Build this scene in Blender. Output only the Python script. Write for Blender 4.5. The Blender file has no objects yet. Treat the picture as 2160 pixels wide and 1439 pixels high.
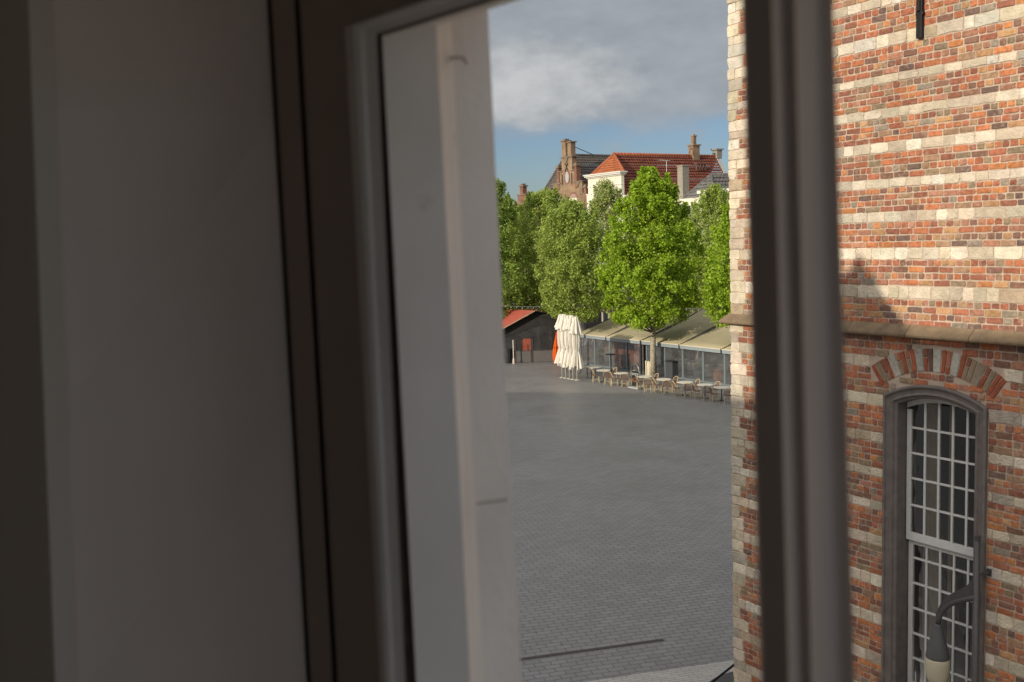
import bpy, bmesh, math, random
import numpy as np
from mathutils import Vector, Matrix
R_ = math.radians
sc = bpy.context.scene
C = sc.collection

# ------------------------------------------------------------------ camera
FPX, CX, CY = 2100.0, 1080.0, 719.5          # the photograph is 2160 x 1439
PITCH, ROLL, H = R_(5.78), R_(1.8), 9.0
Fw = Vector((0, math.cos(PITCH), -math.sin(PITCH)))
R0 = Vector((1, 0, 0)); U0 = Vector((0, math.sin(PITCH), math.cos(PITCH)))
Rt = R0*math.cos(ROLL) - U0*math.sin(ROLL); Up = U0*math.cos(ROLL) + R0*math.sin(ROLL)
cd = bpy.data.cameras.new('camera'); cam = bpy.data.objects.new('camera', cd); C.objects.link(cam)
M = Matrix((Rt, Up, -Fw)).transposed().to_4x4(); M.translation = Vector((0, 0, H)); cam.matrix_world = M
cd.sensor_width = 36; cd.lens = 36*FPX/2160; cd.clip_start = .02; cd.clip_end = 3000
cd.dof.use_dof = True; cd.dof.focus_distance = 26; cd.dof.aperture_fstop = 4.0
sc.camera = cam

# ------------------------------------------------------------------ sun and sky
SUN_EL = R_(18)
WU = Vector((-math.sin(R_(41)), math.cos(R_(41)), 0))   # along the facade the camera looks out of
WN = Vector((math.cos(R_(41)), math.sin(R_(41)), 0))    # out of that facade
sun_dir = (-WN*math.cos(SUN_EL) + Vector((0, 0, math.sin(SUN_EL)))).normalized()
sl = bpy.data.lights.new('sun', 'SUN'); sl.energy = 3.6; sl.angle = R_(.53); sl.color = (1, .90, .75)
so = bpy.data.objects.new('sun', sl); C.objects.link(so)
so.rotation_euler = (-sun_dir).to_track_quat('-Z', 'Y').to_euler(); so.location = (-20, -20, 40)
w = bpy.data.worlds.new('World'); sc.world = w; w.use_nodes = True
nt = w.node_tree; nt.nodes.clear()
def N(t, **k):
    n = nt.nodes.new(t)
    for a, b in k.items(): setattr(n, a, b)
    return n
def L(a, b): nt.links.new(a, b)
def math_(op, a, b=None, c=None, clamp=False):
    n = nt.nodes.new('ShaderNodeMath'); n.operation = op; n.use_clamp = clamp
    for i, v in enumerate((a, b, c)):
        if v is None: continue
        if isinstance(v, (int, float)): n.inputs[i].default_value = v
        else: nt.links.new(v, n.inputs[i])
    return n.outputs[0]
def smooth(v, lo, hi):
    n = nt.nodes.new('ShaderNodeMapRange'); n.interpolation_type = 'SMOOTHSTEP'
    nt.links.new(v, n.inputs[0]); n.inputs[1].default_value = lo; n.inputs[2].default_value = hi
    return n.outputs[0]
sky = N('ShaderNodeTexSky', sky_type='NISHITA', sun_disc=False)
sky.sun_elevation = SUN_EL; sky.sun_rotation = math.atan2(sun_dir.x, sun_dir.y)
sky.dust_density = .6; sky.ozone_density = 2.0
tc = N('ShaderNodeTexCoord'); sep = N('ShaderNodeSeparateXYZ'); L(tc.outputs['Generated'], sep.inputs[0])
az = math_('ARCTAN2', sep.outputs[0], sep.outputs[1]); el = math_('ARCSINE', sep.outputs[2])
cmb = N('ShaderNodeCombineXYZ'); L(math_('MULTIPLY', az, 9.0), cmb.inputs[0]); L(math_('MULTIPLY', el, 24.0), cmb.inputs[1])
n1 = N('ShaderNodeTexNoise'); n1.inputs['Scale'].default_value = 1.0; n1.inputs['Detail'].default_value = 5; n1.inputs['Roughness'].default_value = .5
L(cmb.outputs[0], n1.inputs['Vector'])
cmb2 = N('ShaderNodeCombineXYZ'); L(math_('MULTIPLY', az, 30.0), cmb2.inputs[0]); L(math_('MULTIPLY', el, 52.0), cmb2.inputs[1])
n2 = N('ShaderNodeTexNoise'); n2.inputs['Scale'].default_value = 1.0; n2.inputs['Detail'].default_value = 6; n2.inputs['Roughness'].default_value = .55
L(cmb2.outputs[0], n2.inputs['Vector'])
# cloud base about 6 degrees up, broken edge
edge = math_('ADD', el, math_('MULTIPLY', math_('SUBTRACT', n1.outputs[0], .5), .05))
edge = math_('ADD', edge, math_('MULTIPLY', math_('SUBTRACT', n2.outputs[0], .5), .025))
edge = math_('ADD', edge, math_('MULTIPLY', az, -.03))
mask = smooth(edge, .088, .122)
lowc = math_('MULTIPLY', smooth(n2.outputs[0], .50, .75), .55)      # thin wisps below the base
mask = math_('MAXIMUM', mask, lowc)
# sunlit patch of cloud
dx = math_('DIVIDE', math_('SUBTRACT', az, R_(.6)), R_(7.0)); dy = math_('DIVIDE', math_('SUBTRACT', el, R_(8.6)), R_(2.5))
rr = math_('ADD', math_('MULTIPLY', dx, dx), math_('MULTIPLY', dy, dy))
pat = math_('ADD', math_('SUBTRACT', 1.0, rr), math_('MULTIPLY', math_('SUBTRACT', n2.outputs[0], .5), 1.7))
pat = math_('MULTIPLY', smooth(pat, -.45, 1.5), .92)
fl = math_('MULTIPLY', math_('SUBTRACT', n1.outputs[0], .5), 1.3)
tone = math_('ADD', math_('ADD', fl, .42), math_('MULTIPLY', math_('SUBTRACT', n2.outputs[0], .5), .7), clamp=True)
mg = N('ShaderNodeMix', data_type='RGBA'); L(tone, mg.inputs[0])
mg.inputs[6].default_value = (2.75, 3.05, 3.4, 1); mg.inputs[7].default_value = (4.1, 4.5, 4.85, 1)
mp = N('ShaderNodeMix', data_type='RGBA'); L(pat, mp.inputs[0]); L(mg.outputs[2], mp.inputs[6]); mp.inputs[7].default_value = (5.9, 5.95, 5.95, 1)
hi = smooth(el, .28, .6)                                             # brighter cloud on the sun's side of the sky
vd = N('ShaderNodeVectorMath', operation='DOT_PRODUCT'); L(tc.outputs['Generated'], vd.inputs[0]); vd.inputs[1].default_value = tuple(-WN)
side = smooth(vd.outputs['Value'], -.35, .75)
mb0 = N('ShaderNodeMix', data_type='RGBA'); L(side, mb0.inputs[0]); mb0.inputs[6].default_value = (4.6, 4.9, 5.4, 1); mb0.inputs[7].default_value = (15.5, 15.0, 14.6, 1)
mh = N('ShaderNodeMix', data_type='RGBA'); L(hi, mh.inputs[0]); L(mp.outputs[2], mh.inputs[6]); L(mb0.outputs[2], mh.inputs[7])
skg = N('ShaderNodeMix', data_type='RGBA', blend_type='MULTIPLY'); skg.inputs[0].default_value = 1
L(sky.outputs[0], skg.inputs[6]); skg.inputs[7].default_value = (.62, .69, .86, 1)
ms = N('ShaderNodeMix', data_type='RGBA'); L(mask, ms.inputs[0]); L(skg.outputs[2], ms.inputs[6]); L(mh.outputs[2], ms.inputs[7])
bg = N('ShaderNodeBackground'); bg.inputs[1].default_value = .10; L(ms.outputs[2], bg.inputs[0])
ow = N('ShaderNodeOutputWorld'); L(bg.outputs[0], ow.inputs[0])
sc.view_settings.view_transform = 'Standard'; sc.view_settings.look = 'None'
sc.view_settings.exposure = 0.0; sc.view_settings.gamma = 1
sc.cycles.use_denoising = True; sc.cycles.max_bounces = 10; sc.cycles.diffuse_bounces = 6
sc.cycles.transparent_max_bounces = 24; sc.cycles.sample_clamp_indirect = 6; sc.cycles.caustics_reflective = False

# ------------------------------------------------------------------ materials
MATS = {}
def mat(name, col=(.5, .5, .5), rough=.8, metal=0, noise=0, nscale=8, bump=0, bscale=40, attr=False, spec=.3,
        stretch=(1, 1, 1), dirt=None, dscale=1.5, dlo=.55, dhi=.75, trans=0, big=0):
    if name in MATS: return MATS[name]
    m = bpy.data.materials.new(name); m.use_nodes = True; t = m.node_tree; b = t.nodes['Principled BSDF']
    b.inputs['Roughness'].default_value = rough; b.inputs['Metallic'].default_value = metal
    b.inputs['Specular IOR Level'].default_value = spec
    co = t.nodes.new('ShaderNodeTexCoord'); mp = t.nodes.new('ShaderNodeMapping'); mp.inputs['Scale'].default_value = stretch
    t.links.new(co.outputs['Object'], mp.inputs[0])
    if attr:
        a = t.nodes.new('ShaderNodeVertexColor'); a.layer_name = 'Col'; src = a.outputs[0]
    else:
        a = t.nodes.new('ShaderNodeRGB'); a.outputs[0].default_value = (*col, 1); src = a.outputs[0]
    if noise:
        nz = t.nodes.new('ShaderNodeTexNoise'); nz.inputs['Scale'].default_value = nscale; nz.inputs['Detail'].default_value = 5
        t.links.new(mp.outputs[0], nz.inputs['Vector'])
        mr = t.nodes.new('ShaderNodeMapRange'); mr.inputs[1].default_value = .25; mr.inputs[2].default_value = .75
        mr.inputs[3].default_value = 1-noise; mr.inputs[4].default_value = 1+noise
        t.links.new(nz.outputs[0], mr.inputs[0])
        mx = t.nodes.new('ShaderNodeMix'); mx.data_type = 'RGBA'; mx.blend_type = 'MULTIPLY'; mx.inputs[0].default_value = 1
        t.links.new(src, mx.inputs[6]); t.links.new(mr.outputs[0], mx.inputs[7]); src = mx.outputs[2]
    if big:
        nz = t.nodes.new('ShaderNodeTexNoise'); nz.inputs['Scale'].default_value = .9; nz.inputs['Detail'].default_value = 7; nz.inputs['Roughness'].default_value = .6
        m3 = t.nodes.new('ShaderNodeMapping'); m3.inputs['Scale'].default_value = (1, 1, .55); t.links.new(co.outputs['Object'], m3.inputs[0]); t.links.new(m3.outputs[0], nz.inputs['Vector'])
        mr = t.nodes.new('ShaderNodeMapRange'); mr.inputs[1].default_value = .3; mr.inputs[2].default_value = .7; mr.inputs[3].default_value = 1-big; mr.inputs[4].default_value = 1+big
        t.links.new(nz.outputs[0], mr.inputs[0])
        mx = t.nodes.new('ShaderNodeMix'); mx.data_type = 'RGBA'; mx.blend_type = 'MULTIPLY'; mx.inputs[0].default_value = 1
        t.links.new(src, mx.inputs[6]); t.links.new(mr.outputs[0], mx.inputs[7]); src = mx.outputs[2]
    if dirt:
        nz = t.nodes.new('ShaderNodeTexNoise'); nz.inputs['Scale'].default_value = dscale; nz.inputs['Detail'].default_value = 8; nz.inputs['Roughness'].default_value = .65
        t.links.new(mp.outputs[0], nz.inputs['Vector'])
        mr = t.nodes.new('ShaderNodeMapRange'); mr.inputs[1].default_value = dlo; mr.inputs[2].default_value = dhi
        t.links.new(nz.outputs[0], mr.inputs[0])
        mx = t.nodes.new('ShaderNodeMix'); mx.data_type = 'RGBA'
        t.links.new(mr.outputs[0], mx.inputs[0]); t.links.new(src, mx.inputs[6]); mx.inputs[7].default_value = (*dirt, 1); src = mx.outputs[2]
    t.links.new(src, b.inputs['Base Color'])
    if bump:
        nz = t.nodes.new('ShaderNodeTexNoise'); nz.inputs['Scale'].default_value = bscale; nz.inputs['Detail'].default_value = 6
        t.links.new(mp.outputs[0], nz.inputs['Vector'])
        bp = t.nodes.new('ShaderNodeBump'); bp.inputs['Strength'].default_value = 1; bp.inputs['Distance'].default_value = bump
        t.links.new(nz.outputs[0], bp.inputs['Height']); t.links.new(bp.outputs[0], b.inputs['Normal'])
    if trans:
        tr = t.nodes.new('ShaderNodeBsdfTranslucent'); t.links.new(src, tr.inputs[0])
        ms_ = t.nodes.new('ShaderNodeMixShader'); ms_.inputs[0].default_value = trans
        t.links.new(b.outputs[0], ms_.inputs[1]); t.links.new(tr.outputs[0], ms_.inputs[2])
        t.links.new(ms_.outputs[0], t.nodes['Material Output'].inputs[0])
    MATS[name] = m; return m
def glass_mat(name, tint, refl, rough=.03, wav=0, gloss=(1, 1, 1), refl_haze=0, fk=1.4):
    m = bpy.data.materials.new(name); m.use_nodes = True; t = m.node_tree; t.nodes.remove(t.nodes['Principled BSDF'])
    tr = t.nodes.new('ShaderNodeBsdfTransparent'); tr.inputs[0].default_value = (*tint, 1)
    gl = t.nodes.new('ShaderNodeBsdfGlossy'); gl.inputs['Roughness'].default_value = rough; gl.inputs[0].default_value = (*gloss, 1)
    mx = t.nodes.new('ShaderNodeMixShader'); fr = t.nodes.new('ShaderNodeFresnel'); fr.inputs[0].default_value = 1.5
    ad = t.nodes.new('ShaderNodeMath'); ad.operation = 'MULTIPLY_ADD'; ad.use_clamp = True; t.links.new(fr.outputs[0], ad.inputs[0]); ad.inputs[1].default_value = fk; ad.inputs[2].default_value = refl
    t.links.new(ad.outputs[0], mx.inputs[0]); t.links.new(tr.outputs[0], mx.inputs[1]); t.links.new(gl.outputs[0], mx.inputs[2])
    if wav:
        co = t.nodes.new('ShaderNodeTexCoord'); mp = t.nodes.new('ShaderNodeMapping'); mp.inputs['Scale'].default_value = (3, 3, 1.2)
        nz = t.nodes.new('ShaderNodeTexNoise'); nz.inputs['Scale'].default_value = 1.6
        t.links.new(co.outputs['Object'], mp.inputs[0]); t.links.new(mp.outputs[0], nz.inputs['Vector'])
        bp = t.nodes.new('ShaderNodeBump'); bp.inputs['Distance'].default_value = wav; t.links.new(nz.outputs[0], bp.inputs['Height'])
        t.links.new(bp.outputs[0], gl.inputs['Normal'])
    fin_ = mx.outputs[0]
    if refl_haze:
        df = t.nodes.new('ShaderNodeBsdfDiffuse'); df.inputs[0].default_value = (.55, .56, .56, 1); m2 = t.nodes.new('ShaderNodeMixShader'); m2.inputs[0].default_value = refl_haze  # pale diffuse haze standing in for reflections on the sheet
        co = t.nodes.new('ShaderNodeTexCoord'); mp = t.nodes.new('ShaderNodeMapping'); mp.inputs['Scale'].default_value = (.8, .8, 1.6)
        nz = t.nodes.new('ShaderNodeTexNoise'); nz.inputs['Scale'].default_value = 1.5; nz.inputs['Detail'].default_value = 6; t.links.new(co.outputs['Object'], mp.inputs[0]); t.links.new(mp.outputs[0], nz.inputs['Vector'])
        mr = t.nodes.new('ShaderNodeMapRange'); mr.inputs[1].default_value = .35; mr.inputs[2].default_value = .7; mr.inputs[3].default_value = refl_haze*.6; mr.inputs[4].default_value = refl_haze*1.5
        t.links.new(nz.outputs[0], mr.inputs[0]); t.links.new(mr.outputs[0], m2.inputs[0]); t.links.new(fin_, m2.inputs[1]); t.links.new(df.outputs[0], m2.inputs[2]); fin_ = m2.outputs[0]
    t.links.new(fin_, t.nodes['Material Output'].inputs[0]); MATS[name] = m; return m

# ------------------------------------------------------------------ mesh builder
class MB:
    def __init__(s): s.v = []; s.f = []; s.c = None
    def box(s, o, a, b, c, x0, x1, y0, y1, z0, z1):
        """box in the frame (o; a, b, c) between the given coordinates"""
        i = len(s.v)
        for x, y, z in ((x0,y0,z0),(x1,y0,z0),(x1,y1,z0),(x0,y1,z0),(x0,y0,z1),(x1,y0,z1),(x1,y1,z1),(x0,y1,z1)):
            s.v.append(tuple(o + a*x + b*y + c*z))
        for q in ((0,3,2,1),(4,5,6,7),(0,1,5,4),(1,2,6,5),(2,3,7,6),(3,0,4,7)): s.f.append(tuple(i+k for k in q))
        return s
    def poly(s, pts):
        i = len(s.v); s.v += [tuple(p) for p in pts]; s.f.append(tuple(range(i, i+len(pts)))); return s
    def prism(s, pts, d):
        """polygon pts pushed along the vector d, closed"""
        n = len(pts); i = len(s.v); s.v += [tuple(p) for p in pts] + [tuple(Vector(p)+d) for p in pts]
        s.f.append(tuple(i+k for k in range(n))); s.f.append(tuple(i+n+k for k in reversed(range(n))))
        for k in range(n): s.f.append((i+k, i+(k+1) % n, i+n+(k+1) % n, i+n+k))
        return s
    def tube(s, pts, rad, seg=8, caps=True):
        pts = [Vector(p) for p in pts]; rad = rad if isinstance(rad, (list, tuple)) else [rad]*len(pts)
        i = len(s.v); t0 = (pts[1]-pts[0]).normalized()
        ref = Vector((0, 0, 1)) if abs(t0.z) < .9 else Vector((1, 0, 0))
        for k, p in enumerate(pts):
            t = (pts[min(k+1, len(pts)-1)] - pts[max(k-1, 0)]).normalized()
            x = t.cross(ref).normalized(); y = t.cross(x).normalized()
            for j in range(seg):
                a = 2*math.pi*j/seg; s.v.append(tuple(p + (x*math.cos(a) + y*math.sin(a))*rad[k]))
        for k in range(len(pts)-1):
            for j in range(seg):
                a, b = i+k*seg+j, i+k*seg+(j+1) % seg; s.f.append((a, b, b+seg, a+seg))
        if caps: s.f.append(tuple(i+j for j in range(seg))); s.f.append(tuple(i+(len(pts)-1)*seg+j for j in reversed(range(seg))))
        return s
    def lathe(s, o, prof, seg=16, fold=0, amp=0, ph=0, caps=True):
        i = len(s.v)
        for k, (r, z) in enumerate(prof):
            am = amp(k) if callable(amp) else amp
            for j in range(seg):
                a = 2*math.pi*j/seg; q = r*(1 + am*math.cos(fold*a + ph)) if fold else r
                s.v.append((o[0]+q*math.cos(a), o[1]+q*math.sin(a), o[2]+z))
        for k in range(len(prof)-1):
            for j in range(seg):
                a, b = i+k*seg+j, i+k*seg+(j+1) % seg; s.f.append((a, b, b+seg, a+seg))
        if caps: s.f.append(tuple(i+j for j in reversed(range(seg)))); s.f.append(tuple(i+(len(prof)-1)*seg+j for j in range(seg)))
        return s
    def grid(s, rows):
        i = len(s.v); n = len(rows[0])
        for r in rows: s.v += [tuple(p) for p in r]
        for a in range(len(rows)-1):
            for b in range(n-1): k = i+a*n+b; s.f.append((k, k+1, k+1+n, k+n))
        return s
    def build(s, name, material, parent=None, smooth=False, fix=True, bevel=0, cols=None):
        me = bpy.data.meshes.new(name); me.from_pydata(s.v, [], s.f)
        if cols is not None:
            ca = me.color_attributes.new('Col', 'FLOAT_COLOR', 'CORNER')
            arr = np.ones((len(me.loops), 4), dtype=np.float32)
            cnt = np.array([len(f) for f in s.f]); arr[:, :3] = np.repeat(np.array(cols, dtype=np.float32), cnt, axis=0)
            ca.data.foreach_set('color', arr.ravel())
        if fix:
            bm = bmesh.new(); bm.from_mesh(me); bmesh.ops.recalc_face_normals(bm, faces=bm.faces); bm.to_mesh(me); bm.free()
        me.materials.append(material)
        if smooth: me.polygons.foreach_set('use_smooth', [True]*len(me.polygons))
        o = bpy.data.objects.new(name, me); C.objects.link(o); o.parent = parent
        if bevel:
            b = o.modifiers.new('bevel', 'BEVEL'); b.width = bevel; b.segments = 2; b.limit_method = 'ANGLE'
        return o
def tag(o, label=None, cat=None, group=None, kind=None):
    for k, v in (('label', label), ('category', cat), ('group', group), ('kind', kind)):
        if v: o[k] = v
    return o
def empty(name, loc, label, cat, group=None, rz=0):
    o = bpy.data.objects.new(name, None); C.objects.link(o); o.location = loc; o.rotation_euler = (0, 0, rz); o.empty_display_size = .2
    return tag(o, label, cat, group)
def copy_tree(o, loc, rz, label, group=None):
    def rec(s, par):
        c = s.copy(); C.objects.link(c); c.parent = par
        for ch in s.children: rec(ch, c)
        return c
    c = rec(o, None); c.location = loc; c.rotation_euler = (0, 0, rz); c['label'] = label
    if group: c['group'] = group
    return c
ZZ = Vector((0, 0, 1)); OO = Vector((0, 0, 0)); XX = Vector((1, 0, 0)); YY = Vector((0, 1, 0))
rnd = random.Random(7)
def ray(px, py): return Rt*((px-CX)/FPX) - Up*((py-CY)/FPX) + Fw
def gr(px, py, z=0):
    d = ray(px, py); t = (z-H)/d.z; return Vector((d.x*t, d.y*t, z))

# ------------------------------------------------------------------ ground of the square
def paving(name, c1, c2, joint, bw, bh, ang, rough, mortar=.012, sheen=.5):
    m = bpy.data.materials.new(name); m.use_nodes = True; t = m.node_tree; b = t.nodes['Principled BSDF']
    co = t.nodes.new('ShaderNodeTexCoord'); mp = t.nodes.new('ShaderNodeMapping'); mp.inputs['Rotation'].default_value = (0, 0, -ang)
    t.links.new(co.outputs['Object'], mp.inputs[0])
    nw = t.nodes.new('ShaderNodeTexNoise'); nw.inputs['Scale'].default_value = 1.3; nw.inputs['Detail'].default_value = 2
    t.links.new(mp.outputs[0], nw.inputs['Vector'])
    vm = t.nodes.new('ShaderNodeVectorMath'); vm.operation = 'MULTIPLY_ADD'
    t.links.new(nw.outputs['Color'], vm.inputs[0]); vm.inputs[1].default_value = (.09, .06, 0); t.links.new(mp.outputs[0], vm.inputs[2])
    br = t.nodes.new('ShaderNodeTexBrick'); br.inputs['Scale'].default_value = 1; br.inputs['Brick Width'].default_value = bw; br.inputs['Row Height'].default_value = bh
    br.inputs['Mortar Size'].default_value = mortar; br.inputs['Mortar Smooth'].default_value = .25; br.inputs['Bias'].default_value = 0
    br.inputs['Color1'].default_value = (*c1, 1); br.inputs['Color2'].default_value = (*c2, 1); br.inputs['Mortar'].default_value = (*joint, 1)
    t.links.new(vm.outputs[0], br.inputs['Vector'])
    nz = t.nodes.new('ShaderNodeTexNoise'); nz.inputs['Scale'].default_value = .35; nz.inputs['Detail'].default_value = 8; nz.inputs['Roughness'].default_value = .6
    t.links.new(mp.outputs[0], nz.inputs['Vector'])
    mr = t.nodes.new('ShaderNodeMapRange'); mr.inputs[1].default_value = .3; mr.inputs[2].default_value = .7; mr.inputs[3].default_value = .90; mr.inputs[4].default_value = 1.08
    t.links.new(nz.outputs[0], mr.inputs[0])
    mx = t.nodes.new('ShaderNodeMix'); mx.data_type = 'RGBA'; mx.blend_type = 'MULTIPLY'; mx.inputs[0].default_value = 1
    t.links.new(br.outputs[0], mx.inputs[6]); t.links.new(mr.outputs[0], mx.inputs[7])
    # chewing gum and small stains
    vo = t.nodes.new('ShaderNodeTexVoronoi'); vo.inputs['Scale'].default_value = 1.1; t.links.new(mp.outputs[0], vo.inputs['Vector'])
    sm = t.nodes.new('ShaderNodeMapRange'); sm.inputs[1].default_value = .03; sm.inputs[2].default_value = .05; sm.inputs[3].default_value = .45; sm.inputs[4].default_value = 1
    t.links.new(vo.outputs['Distance'], sm.inputs[0])
    mx2 = t.nodes.new('ShaderNodeMix'); mx2.data_type = 'RGBA'; mx2.blend_type = 'MULTIPLY'; mx2.inputs[0].default_value = 1
    t.links.new(mx.outputs[2], mx2.inputs[6]); t.links.new(sm.outputs[0], mx2.inputs[7])
    t.links.new(mx2.outputs[2], b.inputs['Base Color'])
    rm = t.nodes.new('ShaderNodeMapRange'); rm.inputs[1].default_value = .3; rm.inputs[2].default_value = .7; rm.inputs[3].default_value = rough-.06; rm.inputs[4].default_value = rough+.1
    t.links.new(nz.outputs[0], rm.inputs[0]); t.links.new(rm.outputs[0], b.inputs['Roughness'])
    b.inputs['Specular IOR Level'].default_value = sheen
    bp = t.nodes.new('ShaderNodeBump'); bp.inputs['Distance'].default_value = .004; bp.invert = True
    t.links.new(br.outputs['Fac'], bp.inputs['Height']); t.links.new(bp.outputs[0], b.inputs['Normal'])
    return m
PA = math.atan2(.80, 3.19)
sq = paving('grey_pavers', (.212, .203, .196), (.252, .242, .234), (.075, .068, .063), .35, .18, PA, .44, .0085, .26)
g = MB().poly([(-900, -900, 0), (900, -900, 0), (900, 900, 0), (-900, 900, 0)]).build('square_paving', sq, fix=False); tag(g, kind='structure')
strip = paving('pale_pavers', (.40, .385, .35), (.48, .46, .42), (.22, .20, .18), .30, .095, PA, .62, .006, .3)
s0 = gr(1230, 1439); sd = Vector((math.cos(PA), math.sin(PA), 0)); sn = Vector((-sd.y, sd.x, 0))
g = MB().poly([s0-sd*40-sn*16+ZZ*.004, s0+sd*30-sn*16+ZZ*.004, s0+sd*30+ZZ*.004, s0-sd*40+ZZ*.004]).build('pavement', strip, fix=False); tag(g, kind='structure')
# slot drain
d1 = gr(1400, 1350)
dr = empty('drain_channel', tuple(d1), 'long dark slotted drain channel set flush in the grey square', 'drain')
MB().box(OO, sd, sn, ZZ, -14, 0, -.06, .06, 0, .008).build('channel_frame', mat('drain_frame', (.12, .10, .09), .6, .4, .2), dr)
gm = MB()
for k in range(700): gm.box(OO, sd, sn, ZZ, -14+k*.02+.004, -14+k*.02+.012, -.045, .045, .009, .012)
gm.build('grate', mat('drain_grate', (.09, .075, .07), .5, .6), dr)

# ------------------------------------------------------------------ town hall: brick wall with stone bands
A = Vector((5.11555, 10.0, 0)); D = Vector((-.52557, .85075, 0)); NW = Vector((-.85075, -.52557, 0))
SC = 4.08                                                # corner
def W(s, n, z): return A + D*s + NW*n + ZZ*z
hall = empty('town_hall', tuple(W(1, 0, 0)), 'old hall of mixed red brick banded with white stone, one tall arched window', 'building')
hb = hall.location.copy()
def hbuild(mb, name, m, par=None, **k):
    mb.v = [(x-hb.x, y-hb.y, z-hb.z) for x, y, z in mb.v]; return mb.build(name, m, par or hall, **k)
WS0, WS1, WZT = .31, 1.59, 7.10
mortar = mat('lime_mortar', (.49, .385, .295), .95, noise=.22, nscale=6, bump=.004, bscale=90, dirt=(.30, .25, .20), dscale=2.2, dlo=.55, dhi=.85, big=.14)
mb = MB(); TH = 14.5; S0 = -9
mb.box(OO+A, D, NW, ZZ, S0, .40, -.45, -.004, 0, TH); mb.box(A, D, NW, ZZ, 1.50, SC-.01, -.45, -.004, 0, TH)
mb.box(A, D, NW, ZZ, .40, 1.50, -.45, -.004, 7.16, TH); mb.box(A, D, NW, ZZ, .40, 1.50, -.45, -.004, 0, 2.2)
hbuild(mb, 'wall', mortar)
# rest of the body with its own far walls
body = MB(); body.box(A, D, NW, ZZ, SC-.45, SC-.012, -16, -.45, 0, TH); body.box(A, D, NW, ZZ, S0, S0+.4, -16, -.45, 0, TH); body.box(A, D, NW, ZZ, S0, SC, -16.4, -16, 0, TH)
hbuild(body, 'rear_wall', mat('plain_brick', (.26, .13, .08), .9, noise=.3, nscale=4))
rf = MB(); r1, r2 = W(S0-.3, .25, TH), W(SC+.3, .25, TH); r3, r4 = W(SC+.3, -16.6, TH), W(S0-.3, -16.6, TH); q1, q2 = W(S0+4, -8, TH+7), W(SC-4, -8, TH+7)
rf.poly([r1, r2, q2, q1]).poly([r2, r3, q2]).poly([r3, r4, q1, q2]).poly([r4, r1, q1]).poly([r1, r2, r3, r4])
hbuild(rf, 'roof', mat('slate', (.08, .085, .095), .6, noise=.25))
PAL = [((.46, .165, .072), 18), ((.37, .130, .068), 19), ((.28, .108, .068), 16), ((.21, .118, .085), 12), ((.135, .098, .082), 3.5), ((.33, .215, .13), 9),
       ((.25, .20, .125), 6), ((.47, .27, .13), 8), ((.38, .185, .12), 13), ((.28, .25, .195), 3), ((.53, .21, .075), 6)]
PALW = [((.56, .475, .355), 7), ((.63, .55, .43), 5), ((.49, .415, .31), 4), ((.60, .51, .375), 4), ((.42, .37, .29), 2), ((.66, .60, .49), 2), ((.44, .345, .235), 1)]
def pick(p):
    t = rnd.random()*sum(x[1] for x in p)
    for c, wt in p:
        t -= wt
        if t <= 0: break
    k = rnd.uniform(.84, 1.16); return tuple(v*k*rnd.uniform(.975, 1.025) for v in c)
PAL = [(tuple(v*.84+m*.16 for v, m in zip(c, (.325, .150, .092))), w_) for c, w_ in PAL]
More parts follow.
